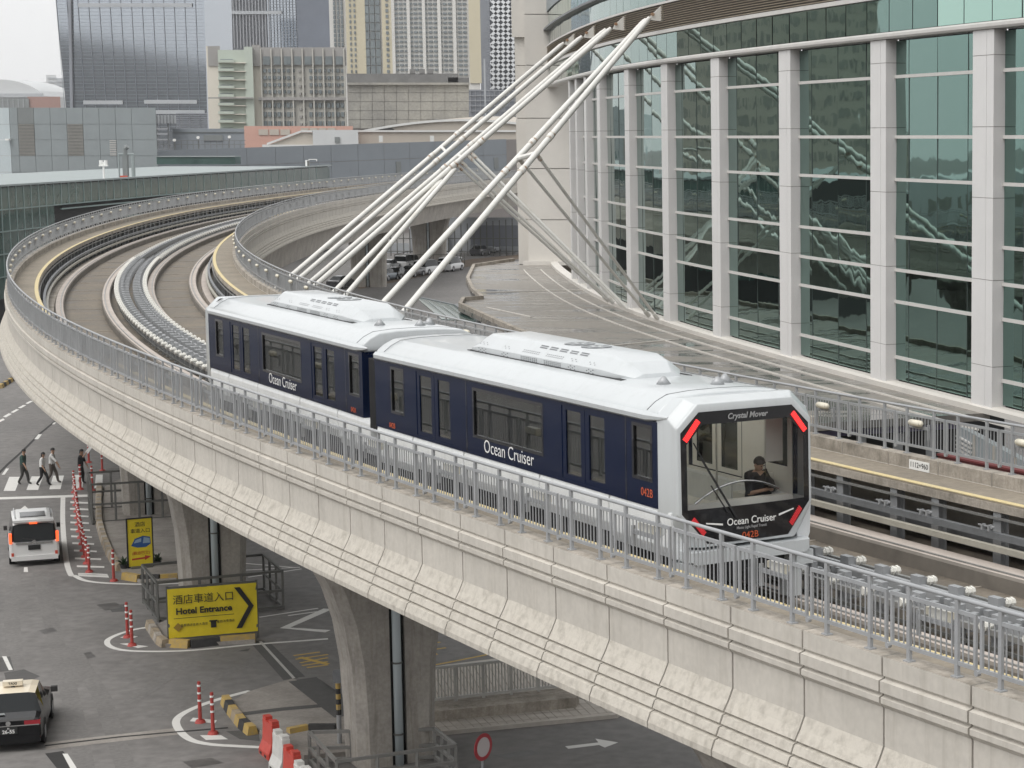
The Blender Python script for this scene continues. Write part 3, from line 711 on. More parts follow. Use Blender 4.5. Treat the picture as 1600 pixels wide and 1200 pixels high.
fB, rB = az(565, 550, 12.88), az(325, 489.3, 12.88)
LA = (fA-rA).xy.length; LB = (fB-rB).xy.length
carA = car('train_car', 'front train car with the black windscreen and red lights', LA, False); place_car(carA, fA, rA); cab(carA, LA)
carB = car('train_car', 'second train car coupled behind the one with the windscreen', LB, True); place_car(carB, fB, rB); cab(carB, LB, True)
for t_, L in ((carA, LA), (carB, LB)):
    # saloon: grab poles, seats, ceiling lining, partition
    mb = MB(); mb.box(-L+.2, -.02, -1.36, 1.36, 12.80, 12.85); mb.build('ceiling', M_tint, t_)
    for y in (-.85, .85):
        mb = MB(); mb.box(-L+.6, -.5, y-.09, y+.09, 12.775, 12.795); mb.build('added_ceiling_glow', M_ceil, t_)  # glowing strip added to light the dim saloon
    for x in (-1.4, -4.2, -8.6, -11.6):
        if x < -L+.5: continue
        for y in (-.55, .55):
            mb = MB(); mb.tube((x, y, 10.78), (x, y, 12.8), .02, 8); mb.build('grab_pole', M_chrome, t_)
    for x0, x1 in ((-4.5, -8.4), (-1.3, -.6)):
        for y in (-1.1, 1.1):
            mb = MB(); mb.box(x1, x0, y-.25, y+.25, 10.78, 11.22).box(x1, x0, y*1.16-.06, y*1.16+.06, 11.22, 11.62); mb.build('seat', M_insul, t_)
mb = MB(); mb.box(.12, .3, -1.2, 1.2, 10.7, 11.36); mb.build('cab_console', M_tint, carA)
mb = MB(); n = 10
for i in range(n):
    a = -1.0+2.0*i/n*.9+.1; b = -1.0+2.0*(i+1)/n*.9+.1
    f = lambda y: 11.40+.30*(1-((y-.1)/.95)**2)
    mb.tube((.28, a, f(a)), (.28, b, f(b)), .022, 8)
mb.build('grab_rail', M_chrome, carA)
mb = MB(); mb.box(-.36, -.30, .98, 1.36, 11.9, 12.75); mb.build('notice_panel', M_insul, carA)
# dark concertina between the cars
mid = (rA+fB)/2
gg = (rA+fB)*.5
mb = MB(); dA = (fA-rA).normalized(); rt = Vector((-dA.y, dA.x, 0)); rings = []
for k in range(7):
    f = -.28+k*.56/6; w = .12 if k % 2 else .02; c = gg+dA*f
    rings.append([Vector((c.x+rt.x*y, c.y+rt.y*y, z)) for y, z in ((.1+w, 11.1), (.1+w, 12.8-w), (2.9-w, 12.8-w), (2.9-w, 11.1))])
gw = mb.grid(rings, True, 0, True).build('gangway_bellows', M_tund, None); gw['label'] = 'black folded gangway bellows joining the two train cars'; gw['category'] = 'gangway'
# chainage plate on the inner parapet
pa, pb = az(1428, 726, 10.66), az(1456, 732, 10.66); sgs = min(range(0, 400), key=lambda k: (TP(k/4, -HW+.36, 10.6)-pa).length)/4
p_, d_, n_ = trk(sgs); t = thing('chainage_plate', 'small white plate reading 1112+960 fixed to the far parapet', 'plate', TP(sgs, -HW+.345, 10.62), math.atan2(-d_.y, -d_.x))
mb = MB(); mb.box(-.38, .38, -.02, .0, -.11, .11); mb.build('board', M_txtw, t)
text('lettering', '1112+960', .17, M_txtb, t, frame(Vector((0, -.022, 0)), (1, 0, 0), (0, 0, 1)), bold=.001)

# ------------------------------------------------------------------ terrace and curved glass building
FX = nat_spline([30, 55, 85.2, 105, 123.9, 143, 163.5, 180, 200], [31.5, 18.5, 3.8, -4.9, -12.4, -18.6, -23.9, -27.6, -31.2])
def fnorm(y):
    d = (FX(y+.5)-FX(y-.5)); t = Vector((d, 1, 0)).normalized(); return Vector((-t.y, t.x, 0)), t     # outward (towards the track), along (away)
def FP(y, off, z):
    n, t = fnorm(y); return Vector((FX(y)+n.x*off, y+n.y*off, z))
def proj(P):
    d = P-Vector((0, 0, CH)); fw = d.y*cp-d.z*sp_; dn = -(d.y*sp_+d.z*cp); return CX+F*d.x/fw, CY+F*dn/fw
def fy_of_u(u, z=7):
    lo, hi = 40., 199.
    for _ in range(50):
        m = (lo+hi)/2
        if proj(FP(m, 0, z))[0] > u: lo = m
        else: hi = m
    return lo
glassb = thing('curved_glass_building', 'tall curved building with mirrored green panes between pale panelled columns', 'building')
def fsweep(mb, prof, y0, y1, step=2.0, mi=0, caps=True):
    n = max(1, round((y1-y0)/step)); rings = [[FP(y0+(y1-y0)*i/n, o, z) for o, z in prof] for i in range(n+1)]
    return mb.grid(rings, True, mi, caps)
Y0, Y1 = 42., 185.
colu = [(1517, 1.65), (1360, 1.55), (1219, 1.5), (1114, 1.4), (1037, 1.4), (980, 1.35), (937, 1.3), (917, 1.2), (903, 1.1), (893, 1.0)]
cy_ = [(fy_of_u(u), w) for u, w in colu]
cy_ = [(cy_[0][0]-21.5, 1.8), (cy_[0][0]-10.8, 1.8)]+cy_
ROWS = [7.3, 8.35, 10.8, 12.2, 13.65, 16.15, 18.0, 20.6, 22.2]
rg = random.Random(3)
pan = [M_glass]
def pane(c0, c1, z0, z1, mtl, tilt=.006, name='pane'):
    """one sheet of glass between two plan points, set very slightly out of true"""
    a = Vector((c0.x, c0.y, z0)); b = Vector((c1.x, c1.y, z0)); ctr = (a+b)/2; ctr.z = (z0+z1)/2
    x = (b-a).normalized(); w = (b-a).length/2-.012; h = (z1-z0)/2-.012; M = frame(ctr, x, (0, 0, 1))
    M = M @ Matrix.Rotation(rg.gauss(0, tilt), 4, 'X') @ Matrix.Rotation(rg.gauss(0, tilt), 4, 'Y')
    mb = MB(); mb.box(-w, w, -h, h, -.012, .012); return put(name, mb.mesh('pane', mtl), glassb, M)
for i, (y, w) in enumerate(cy_):
    n, t = fnorm(y-w/2)
    ca = thing('x', '', '') if False else None
    # column made of stacked panels with dark joints
    z = 7.0; zs = [7.0, 8.9, 12.35, 15.6, 18.4, 21.2, 22.2]
    core = MB(); a = FP(y-.03, -.60, 7); rr = [FP(y-.03, -.02, 0), FP(y-w+.03, -.02, 0), FP(y-w+.03, -.58, 0), FP(y-.03, -.58, 0)]
    core.prism([(p.x, p.y) for p in rr], 7.0, 22.2); co = core.build('column', M_cjoint, glassb)
    for z0, z1 in zip(zs, zs[1:]):
        for f0, f1 in ((0, .66), (.66, 1.0)):
            mb = MB(); g = .012
            q = [FP(y-w*f0-g, 0, 0), FP(y-w*f1+g, 0, 0), FP(y-w*f1+g, -.57, 0), FP(y-w*f0-g, -.57, 0)]
            mb.prism([(p.x, p.y) for p in q], z0+g, z1-g); mb.build('column_panel', M_ccol, co)
for (ya, wa), (yb, wb) in zip(cy_, cy_[1:]):
    y1 = yb-wb; y0 = ya     # glass from the near column's far edge to the far column's near edge
    fr_ = [0, .16, .50, .84, 1]
    for k in range(4):
        p0 = FP(y0+(y1-y0)*fr_[k], -.5, 0); p1 = FP(y0+(y1-y0)*fr_[k+1], -.5, 0)
        for z0, z1 in zip(ROWS, ROWS[1:]): pane(p0, p1, z0+.05, z1-.05, M_glass)
        if k:
            mb = MB(); mb.bar(Vector((p0.x, p0.y, 7.3)), Vector((p0.x, p0.y, 22.2)), .05, .05); mb.build('mullion', M_mull, glassb)
    for z in ROWS[1:-1]:
        mb = MB(); fsweep(mb, [(-.52, z-.07), (-.40, z-.07), (-.40, z+.07), (-.52, z+.07)], y0+.02, y1-.02, 3); mb.build('transom', M_trans, glassb)
    mb = MB(); fsweep(mb, [(-.8, 7.0), (-.8, 22.2), (-.62, 22.2), (-.62, 7.0)], y0, y1, 3); mb.build('dark_lining', M_dark, glassb)
def fband(name, prof, m, y0=Y0, y1=Y1, par=glassb, step=2.5):
    mb = MB(); fsweep(mb, prof, y0, y1, step); return mb.build(name, m, par)
fband('base_kerb', [(-.5, 7.0), (.12, 7.0), (.12, 7.22), (-.1, 7.30), (-.5, 7.30)], M_cwht)
fband('cornice', [(-.7, 22.21), (.10, 22.21), (.16, 22.3), (.16, 22.42), (.04, 22.5), (-.7, 22.5)], M_trans)
fband('cornice_trim', [(-.3, 23.95), (.12, 23.95), (.12, 24.15), (-.3, 24.15)], M_trans)
fband('louver_backing', [(-.5, 24.16), (-.12, 24.16), (-.12, 25.6), (-.5, 25.6)], M_cjoint)
for k in range(11):
    z = 24.2+k*.128; fband('louver_slat', [(-.10, z+.05), (.06, z), (.08, z+.03), (-.08, z+.085)], M_louv)
fband('upper_trim', [(-.3, 25.62), (.12, 25.62), (.12, 25.74), (-.3, 25.74)], M_trans)
fband('upper_rail', [(-.3, 27.0), (.35, 27.0), (.35, 27.14), (-.3, 27.14)], M_galvd)
fband('upper_band', [(-.5, 28.6), (.05, 28.6), (.05, 36), (-.5, 36)], M_gpan)
fband('upper_lining', [(-.9, 22.5), (-.35, 22.5), (-.35, 24), (-.9, 24)], M_dark)
y = Y0; k = 0
while y < Y1-2.2:
    a, b = FP(y, -.08, 0), FP(y+2.15, -.08, 0)
    pane(a, b, 22.52, 23.94, M_glass2 if y < 88 else M_glass, .004); pane(a, b, 25.76, 26.98, M_glass, .004); pane(a, b, 27.16, 28.58, M_glass2, .004)  # near panes get the paler tint in place of mirrored sky
    y += 2.2
# terrace slab
tl = [az(1270, 662, 7), az(1010, 600, 7), az(880, 553, 7), az(772, 505, 7), az(716, 479, 7), az(721, 470, 7), az(750, 468, 7), az(736, 455, 7), az(728, 438, 7), az(738, 417, 7), az(800, 408, 7)]
poly = [(p.x, p.y) for p in tl]
for k in range(0, 27):
    y = 188-k*4.0; p = FP(y, -.2, 0); poly.append((p.x, p.y))
    if y < 84: break
MB().prism(poly, 6.7, 7.0).build('terrace', M_terr, None, kind='structure')
mb = MB(); 
for i in range(len(tl)-1):
    mb.bar(tl[i]+Vector((.12, .1, .12)), tl[i+1]+Vector((.12, .1, .12)), .25, .26)
e = mb.build('terrace_kerb', M_curb, None, kind='structure')
for o, w in ((2.6, .07), (1.2, .08)):
    mb = MB(); fsweep(mb, [(o, 7.002), (o+w, 7.002), (o+w, 7.07), (o, 7.07)], 80, 176, 3); mb.build('terrace_kerb', M_cwht, None, kind='structure')
for (u0, v0, u1, v1) in ((738, 457, 920, 452), (900, 545, 1060, 530), (760, 480, 830, 495)):
    mb = MB(); mb.bar(az(u0, v0, 7.03), az(u1, v1, 7.03), .12, .05); mb.build('terrace_kerb', M_cwht, None, kind='structure')
# open store below the near edge of the terrace
sb = thing('undercroft_front', 'dark open undercroft with grey posts below the terrace edge behind the far railing', 'undercroft')
L0 = az(1240, 668, 6.6); L1 = az(1500, 655, 6.6)
mb = MB(); mb.bar(L0+Vector((0, .1, .22)), L1+Vector((0, .1, .22)), .3, .30); mb.build('edge_beam', M_cream, sb)
mb = MB(); mb.bar(L0+Vector((0, .3, -.38)), L1+Vector((0, .3, -.30)), .12, .22); mb.build('service_pipe', mat('purple_band', (.16, .14, .24), .6), sb)
mb = MB(); mb.bar(L0+Vector((-4, 3.5, -3.5)), L1+Vector((2, 3.5, -3.5)), .2, 7); mb.build('back_wall', M_dark, sb)  # painted near-black to stand in for the undercroft's shade
for f in (.12, .4, .62, .82):
    p = L0.lerp(L1, f); mb = MB(); mb.box(p.x-.2, p.x+.2, p.y-.4, p.y, 0, 6.2); mb.build('post', M_galv, sb)
w0 = az(1500, 652, 7.0); w1 = ay(1640, 690, w0.y-12)
gw = thing('plant_room', 'grey panelled plant room with a louvred opening at the foot of the glass building', 'plant room')
mb = MB(); mb.bar(Vector((w0.x, w0.y, 3.3)), Vector((w1.x, w1.y, 3.3)), .3, 6.8); mb.build('wall', M_gpan, gw)
dd = (Vector((w1.x, w1.y, 0))-Vector((w0.x, w0.y, 0))).normalized(); nn_ = Vector((dd.y, -dd.x, 0))
if nn_.y > 0: nn_ = -nn_
for k in range(9):
    z = 6.3-k*.17; a = Vector((w0.x, w0.y, z))+dd*.3+nn_*.2; mb = MB(); mb.bar(a, a+dd*2.2, .1, .06); mb.build('louver_slat', M_trans, gw)
for q in (2.9, 5.8, 8.7):
    a = Vector((w0.x, w0.y, 0))+dd*q+nn_*.17; mb = MB(); mb.bar(a, a+Vector((0, 0, 6.7)), .12, .06); mb.build('trim', M_louv, gw)
rb = thing('red_beam', 'dark red painted beam lying behind the far railing', 'beam')
a = az(1478, 718, 9.6); b = az(1640, 752, 9.6); mb = MB(); mb.bar(a+Vector((0, 1.5, -.25)), b+Vector((0, 1.5, -.25)), .4, .30); mb.build('flange', mat('beam_red', (.15, .03, .03), .6, var=.1), rb)
mb = MB(); mb.bar(a+Vector((0, 1.5, -.07)), b+Vector((0, 1.5, -.07)), .5, .05); mb.build('cap', mat('beam_red', (.15, .03, .03)), rb)
ck = thing('glass_canopy', 'low sloping green glass canopy beside the terrace corner', 'canopy')
q = [az(648, 464, 6.4), az(712, 478, 6.4), az(748, 503, 6.6), az(690, 500, 6.4)]
for i in range(4):
    a0 = q[0].lerp(q[1], i/4); a1 = q[0].lerp(q[1], (i+.94)/4); b0 = q[3].lerp(q[2], i/4); b1 = q[3].lerp(q[2], (i+.94)/4)
    mb = MB(); up = Vector((0, 0, .06)); mb.add([a0, a1, b1, b0, a0+up, a1+up, b1+up, b0+up], [(0, 1, 2, 3), (4, 5, 6, 7), (0, 1, 5, 4), (1, 2, 6, 5), (2, 3, 7, 6), (3, 0, 4, 7)]); mb.build('pane', M_teal, ck)
mb = MB(); mb.bar(q[1], q[2], .3, .3).bar(q[0], q[1], .2, .2); mb.build('frame', M_galvd, ck)

# ------------------------------------------------------------------ white stair tower left of the glass
wt = thing('white_stair_tower', 'plain off white concrete tower with horizontal joints at the end of the curved glass', 'tower')
b0 = az(826, 414, 7); b1 = az(890, 414, 7); 
zs = [7.0, 10.9, 15.3, 19.6, 24.1, 28.4, 34]
for z0, z1 in zip(zs, zs[1:]):
    mb = MB(); mb.box(b0.x, b1.x+.6, b0.y, b0.y+7, z0+.03, z1-.03); mb.build('wall_panel', M_cwht, wt)
    mb = MB(); mb.box(b0.x-1.0, b0.x-.02, b0.y+.9, b0.y+7, z0+.03, z1-.03); mb.build('wall_panel', M_cwht, wt)
mb = MB(); mb.box(b0.x-.9, b1.x+.5, b0.y+1, b0.y+6.8, 0, 34); mb.build('core', M_curb, wt)
mb = MB(); mb.box(b0.x-1.15, b0.x-.01, b0.y+.5, b0.y+.88, 26.5, 34); mb.build('ledge', M_cwht, wt)
mb = MB(); mb.box(b0.x-.4, b1.x+.8, b0.y-.5, b0.y-.02, 7, 7.35); mb.build('plinth', M_cwht, wt)

# ------------------------------------------------------------------ white inclined struts
def strut_pts(u0, v0, D0, u1, z1, ext=.10):
    y1 = fy_of_u(u1, z1); top = FP(y1, .55, z1); bot = ay(u0, v0, D0); return bot+(bot-top)*ext, top
def at_u(a, b, u):
    lo, hi = 0., 1.
    for _ in range(40):
        m = (lo+hi)/2; p = proj(a.lerp(b, m))[0]
        if p < u: lo = m
        else: hi = m
    return a.lerp(b, lo)
RT = .165
def tubes(t, specs, rings):
    out = []
    for a, b in specs:
        mb = MB(); mb.tube(a, b-(b-a).normalized()*.7, RT, 14); mb.build('tube', M_strut, t, False)
        mb = MB(); q = b-(b-a).normalized()*.75; mb.tube(q, q+(b-a).normalized()*.35, RT*.95, 12, .12); mb.build('tube_tip', M_strut, t)
        out.append((a, b))
    for k, u in rings:
        a, b = specs[k]; p = at_u(a, b, u); d = (b-a).normalized(); mb = MB(); mb.tube(p-d*.24, p+d*.24, RT+.022, 14); mb.build('splice_collar', M_collar, t)
        mb = MB(); mb.tube(p-d*.12, p+d*.12, RT+.03, 14); mb.build('collar_band', M_strut, t)
    return out
def plate(t, b):
    y = min(range(420, 1850), key=lambda k: (FP(k/10, 0, 0).xy-b.xy).length)/10; n, tt = fnorm(y)
    mb = MB(); c = FP(y, 0, b.z); x = n*.9
    vs = []
    for s in (-.05, .05): vs += [c+tt*s+n*(-.1)+Vector((0, 0, .62)), c+tt*s+n*(-.1)+Vector((0, 0, -.40)), c+tt*s+n*.75+Vector((0, 0, -.32)), c+tt*s+n*.62+Vector((0, 0, -.05))]
    mb.add(vs, [(0, 1, 2, 3), (7, 6, 5, 4), (0, 4, 5, 1), (1, 5, 6, 2), (2, 6, 7, 3), (3, 7, 4, 0)]); mb.build('anchor_plate', M_strut, t)
    mb = MB(); mb.tube(b-tt*.1, b+tt*.1, .10, 10); mb.build('pin', M_rust, t)
def brace(t, a, b, r=.15):
    mb = MB(); mb.tube(a, b, r, 10); mb.build('brace', M_strut, t)
    d = (b-a).normalized(); mb = MB(); mb.tube(b-d*.5, b+d*.05, r*1.4, 10); mb.build('brace_foot', M_strut, t); mb = MB(); mb.tube(a-d*.1, a+d*.35, r*1.35, 10); mb.build('brace_head', M_collar, t)
s1 = thing('strut_frame', 'farthest pair of white inclined tubes, tied to the louvred band nearest the stair tower', 'strut')
A1 = strut_pts(462, 425, 140, 898, 25.0); B1 = strut_pts(474, 430, 138, 929, 25.0)
tubes(s1, [A1, B1], [(0, 714), (1, 722), (0, 674), (1, 682)])
for q in (A1, B1): plate(s1, q[1])
mb = MB(); mb.tube(at_u(*A1, 690), at_u(*B1, 698), .1, 8); mb.build('cross_rod', M_strut, s1)
s2 = thing('strut_frame', 'middle white strut with two lower branches and braces crossing to the glass wall foot', 'strut')
C1 = strut_pts(490, 437, 132, 968, 25.0); D1 = strut_pts(499, 441, 129, 976, 25.0)
tubes(s2, [C1, D1], [(0, 737), (1, 752), (0, 694), (1, 709)])
plate(s2, D1[1])
nodeD = at_u(*D1, 707); 
for (u, v, D), tu in (((528, 450, 126), 690), ((545, 456, 124), 711)):
    bt = ay(u, v, D); hd = at_u(*D1, tu)+Vector((0, 0, -.3)); mb = MB(); mb.tube(bt+(bt-hd)*.12, hd, RT*.9, 12); mb.build('branch_tube', M_strut, s2)
mb = MB(); mb.tube(at_u(*C1, 716), at_u(*D1, 724), .1, 8); mb.build('cross_rod', M_strut, s2)
for tu, fu in ((716, 962), (722, 970), (733, 985), (738, 992)):
    brace(s2, at_u(*D1, tu)+Vector((0, 0, -.3)), FP(fy_of_u(fu, 7.3), .5, 7.4), .09)
s3 = thing('strut_frame', 'nearest pair of white inclined tubes joined by a short horizontal rod, rising highest', 'strut')
G1 = strut_pts(605, 467, 108, 1029, 25.0); H1 = strut_pts(640, 477, 105, 1034, 25.05)
tubes(s3, [G1, H1], [(0, 832), (1, 860), (0, 789), (1, 816)])
plate(s3, H1[1])
mb = MB(); mb.tube(at_u(*G1, 808), at_u(*H1, 838), .14, 8); mb.build('cross_rod', M_strut, s3)
brace(s3, at_u(*G1, 812)+Vector((0, 0, -.2)), FP(fy_of_u(1026, 7.3), .5, 7.4), .09); brace(s3, at_u(*H1, 840)+Vector((0, 0, -.2)), FP(fy_of_u(1040, 7.3), .5, 7.4), .09)

# ------------------------------------------------------------------ teal glass wing behind the curve
ZT = 13.5
tw = [az(-120, 297, ZT), az(0, 290, ZT), az(150, 281.5, ZT), az(300, 272, ZT), az(410, 265, ZT), az(515, 258.5, ZT)]
# straighten the plan between its two ends
e0, e1 = tw[1], tw[5]
def TW(u, z, off=0):
    lo, hi = -.5, 1.2
    for _ in range(50):
        m = (lo+hi)/2
        if proj(e0.lerp(e1, m))[0] < u: lo = m
        else: hi = m
    p = e0.lerp(e1, lo); d = (e1-e0).normalized(); n = Vector((d.y, -d.x, 0)); return Vector((p.x+n.x*off, p.y+n.y*off, z))
tb = thing('teal_glass_wing', 'long low wing clad in teal glass panes running behind the curving track', 'building')
us = [-70+11.75*k for k in range(int((515+70)/11.75)+1)]; us[-1] = 515
for a, b in zip(us, us[1:]):
    p0, p1 = TW(a, 0), TW(b, 0)
    rows = [ZT-.15, ZT-2.25, ZT-4.3, ZT-6.4, ZT-8.5, ZT-10.6] if b < 92 else [ZT-.15, ZT-2.25]
    for z1, z0 in zip(rows, rows[1:]):
        q = pane(p0, p1, z0+.06, z1-.06, M_teal, .004); q.parent = tb
    m = MB(); pp = TW(a, 0, .015); m.bar(Vector((pp.x, pp.y, rows[-1])), Vector((pp.x, pp.y, ZT)), .05, .22, up=(e1-e0)); m.build('mullion', M_tealm, tb)
def twbar(name, u0, u1, z, h, w, m, off=.08):
    a, b = TW(u0, z, off), TW(u1, z, off); q = MB(); q.bar(a, b, w, h); return q.build(name, m, tb)
for z in (ZT-2.25,): twbar('transom', -70, 515, z, .12, .16, M_tealm)
for z in (ZT-4.3, ZT-6.4, ZT-8.5): twbar('transom', -70, 92, z, .12, .16, M_tealm)
for z in (ZT-2.7, ZT-4.2, ZT-5.7): twbar('recess_rail', 92, 300, z, .14, .2, M_tealm)
twbar('parapet_cap', -70, 515, ZT, .18, .5, M_tealr, .1)
a, b, c, d = TW(-70, 0, -.3), TW(515, 0, -.3), TW(515, 0, -26), TW(-70, 0, -26)
MB().prism([(p.x, p.y) for p in (a, b, c, d)], 0, ZT-.12, 0, 1).build('wing_body', [M_dark, M_tealr], tb)  # near-black sides stand in for the shaded recess behind the rails
a, b, c, d = TW(250, 0, -2), TW(512, 0, -2), TW(512, 0, -14), TW(250, 0, -14)
q = ay(250, 258, 345); q2 = ay(372, 256, 345); q.z = q2.z = ZT+.1; mb = MB(); mb.bar(q+Vector((0, 0, .6)), q2+Vector((0, 0, .6)), 3, 1.2); mb.build('roof_upstand', M_teal, tb)
mb = MB(); mb.bar(q+Vector((0, 0, 1.25)), q2+Vector((0, 0, 1.25)), 3.3, .12); mb.build('upstand_cap', M_tealr, tb)
# roof fittings
def roofthing(name, lab, cat, u, v, off): 
    p = TW(u, ZT-.12, off); return thing(name, lab, cat, (p.x, p.y, p.z))
k = roofthing('vent_cowl', 'white twin headed vent cowl standing on the teal wing roof', 'vent', 180, 0, -1.2)
mb = MB(); mb.tube((0, 0, 0), (0, 0, 1.9), .12, 8); mb.build('pipe', M_txtw, k)
mb = MB(); mb.tube((-.25, 0, 1.5), (-.25, 0, 2.1), .2, 8).tube((.25, 0, 1.5), (.25, 0, 2.1), .2, 8).box(-.45, .45, -.2, .2, 1.45, 1.6); mb.build('cowl_head', M_txtw, k)
k = roofthing('exhaust_stack', 'dark exhaust duct under a pale pipe frame with a red box at its foot', 'exhaust', 214, 0, -1.2)
mb = MB(); mb.box(-.3, .25, -.2, .3, 0, 2.6).tube((0, 0, 2.6), (0, 0, 3.3), .25, 8).tube((0, 0, 3.3), (.3, 0, 3.55), .26, 8); mb.build('duct', M_gpan2, k)
mb = MB(); mb.tube((-.75, 0, 0), (-.75, 0, 2.7), .09, 8).tube((-.75, 0, 2.7), (1.0, 0, 2.7), .09, 8).tube((.85, 0, 0), (.85, 0, 2.6), .22, 8); mb.build('pipe_frame', M_tealr, k)
mb = MB(); mb.box(-.5, .3, -.5, -.25, 0, .3); mb.build('valve_box', M_txtr, k)
k = roofthing('security_camera', 'white security camera on a bent arm at the end of the teal wing', 'camera', 487, 0, -.4)
mb = MB(); mb.tube((0, 0, 0), (0, 0, 1.2), .06, 8).tube((0, 0, 1.2), (1.2, 0, 1.2), .05, 8).tube((1.2, 0, 1.2), (1.2, 0, .9), .12, 8, .05); mb.build('arm', M_txtw, k)
mb = MB(); mb.box(-.5, -.2, -.2, .2, .1, 1.1); mb.build('housing', M_txtw, k); mb = MB(); mb.box(-.22, .05, -.2, .2, 0, 1.0); mb.build('bracket', M_fence, k)

# grey panelled block with louvres
gb = thing('grey_panel_block', 'grey metal clad block with two tall louvres above the teal wing roof', 'building')
YG = 352.0
def GP(u, v): return ay(u, v, YG)
c0 = GP(14, 168); px = (GP(243, 168).x-c0.x)/9.0; z1 = c0.z
rowz = [GP(100, v).z for v in (168, 194, 218.5, 243.5, 269, 294, 320)]
xs = [c0.x]+[c0.x+px*.5+px*k for k in range(0, 9)]; xs[-1] = c0.x+9*px
for r in range(6):
    for k in range(len(xs)-1):
        if (k in (1, 4) and r in (1, 2)): continue
        mb = MB(); mb.box(xs[k]+.03, xs[k+1]-.03, YG, YG+.2, rowz[r+1]+.03, rowz[r]-.03); mb.build('cladding_panel', M_gpan2 if (k == 1 and r == 0) else M_gpan, gb)
mb = MB(); kk = 1+14/YG; mb.prism([(xs[0], YG+.1), (xs[-1], YG+.1), (xs[-1]*kk, YG+14), (xs[0]*kk, YG+14)], 8, z1-.05); mb.build('core', M_gpan2, gb)
for k in (1, 4):
    n = 22
    for j in range(n):
        z = rowz[3]+(rowz[1]-rowz[3])*(j+.3)/n; mb = MB(); mb.box(xs[k]+.05, xs[k+1]-.05, YG-.05, YG+.05, z, z+.12); mb.build('louver_slat', M_louvg, gb)
for j in range(9):
    z = rowz[3]+(rowz[2]-rowz[3])*(j+.3)/9; mb = MB(); mb.box(xs[6]+px*.6, xs[6]+px*1.0, YG-.1, YG-.02, z, z+.12); mb.build('louver_slat', M_trans, gb)
for r in range(5):
    mb = MB(); mb.box(xs[0]-.25, xs[0]-.05, YG+.05, YG+12, rowz[r+1]+.03, rowz[r]-.03); mb.build('lit_side_panel', M_gpanl, gb)  # lit side painted in, paler than the front cladding
    mb = MB(); mb.box(xs[0]-9, xs[0]-.28, YG+.3+.02*r, YG+.5, rowz[r+1]+.03, rowz[r]-.03); mb.build('lit_side_panel', M_gpanl, gb)
mb = MB(); mb.box(xs[0]-.5, xs[0]+.1, YG-1.0, YG-.1, rowz[2]-.1, rowz[2]+.2); mb.build('wall_lamp', M_txtw, gb)
# slate coloured long block
lb_ = thing('slate_block', 'long slate grey block stretching behind the far railings', 'building')
q0, q1 = ay(243, 235, 360), ay(791, 217, 420)
n = 13
for r in range(4):
    for k in range(n):
        a = q0.lerp(q1, k/n); b = q0.lerp(q1, (k+1)/n)
        za, zb = a.z-3.1*r, b.z-3.1*r
        if r == 1 and k in (8, 12):
            d = (b-a).normalized(); w = a.lerp(b, .45); m = MB(); m.bar(Vector((w.x, w.y-.02, za-1.5)), Vector((w.x, w.y-.02, za-1.5))+d*1.1, .25, 2.2); m.build('window', M_gpan2, lb_)
        m = MB(); g = (b-a).normalized()*.04; a2, b2 = a+g, b-g
        m.add([(a2.x, a2.y, za-.04), (b2.x, b2.y, zb-.04), (b2.x, b2.y, zb-3.06), (a2.x, a2.y, za-3.06), (a2.x, a2.y+.2, za-.04), (b2.x, b2.y+.2, zb-.04), (b2.x, b2.y+.2, zb-3.06), (a2.x, a2.y+.2, za-3.06)], [(0, 1, 2, 3), (7, 6, 5, 4), (0, 4, 5, 1), (1, 5, 6, 2), (2, 6, 7, 3), (3, 7, 4, 0)])
        m.build('cladding_panel', M_long, lb_)
m = MB(); m.add([(q0.x, q0.y+.12, 0), (q1.x, q1.y+.12, 0), (q1.x, q1.y+.12, q1.z-.1), (q0.x, q0.y+.12, q0.z-.1), (q0.x, q0.y+30, 0), (q1.x, q1.y+30, 0), (q1.x, q1.y+30, q1.z-.1), (q0.x, q0.y+30, q0.z-.1)], [(0, 1, 2, 3), (7, 6, 5, 4), (0, 4, 5, 1), (1, 5, 6, 2), (2, 6, 7, 3), (3, 7, 4, 0)]); m.build('core', M_cjoint, lb_)

# ------------------------------------------------------------------ city behind
def bx(t, name, u0, u1, v0, v1, y, m, depth=12., dz=0, dy=0.):
    """box whose front face fills the sight lines u0..u1, v0 (top)..v1 at distance y"""
    a = ay(u0, (v0+v1)/2, y+dy); b = ay(u1, (v0+v1)/2, y+dy); z1 = ay((u0+u1)/2, v0, y+dy).z; z0 = ay((u0+u1)/2, v1, y+dy).z
    yf = y+dy; k = (yf+depth)/yf; q = MB()          # sides splayed a little so that only the street front shows
    q.prism([(a.x, yf), (b.x, yf), (b.x*k, yf+depth), (a.x*k, yf+depth)], z0, z1); return q.build(name, m, t)
def wins(t, name, u0, u1, v0, v1, nx, ny, fw, fh, y, m, stuff=True, dep=.5, individually=False):
    """a field of recessed-look window boxes standing just proud of the wall plane"""
    q = MB(); a = ay(u0, v0, y); b = ay(u1, v1, y); dx = (b.x-a.x)/nx; dz = (a.z-b.z)/ny; me = None
    for i in range(nx):
        for j in range(ny):
            x = a.x+dx*(i+.5); z = a.z-dz*(j+.5)
            if individually:
                if me is None: me = MB().box(-dx*fw/2, dx*fw/2, -dep/2, dep/2, -dz*fh/2, dz*fh/2).mesh(name, m)
                put(name, me, t, Matrix.Translation((x, y, z)))
            else: q.box(x-dx*fw/2, x+dx*fw/2, y-dep/2, y+dep/2, z-dz*fh/2, z+dz*fh/2)
    if not individually: q.build(name, m, t, **({'kind': 'stuff'} if stuff else {}))
def hz(name, col, r=.6, **k): return mat(name, col, r, **k)
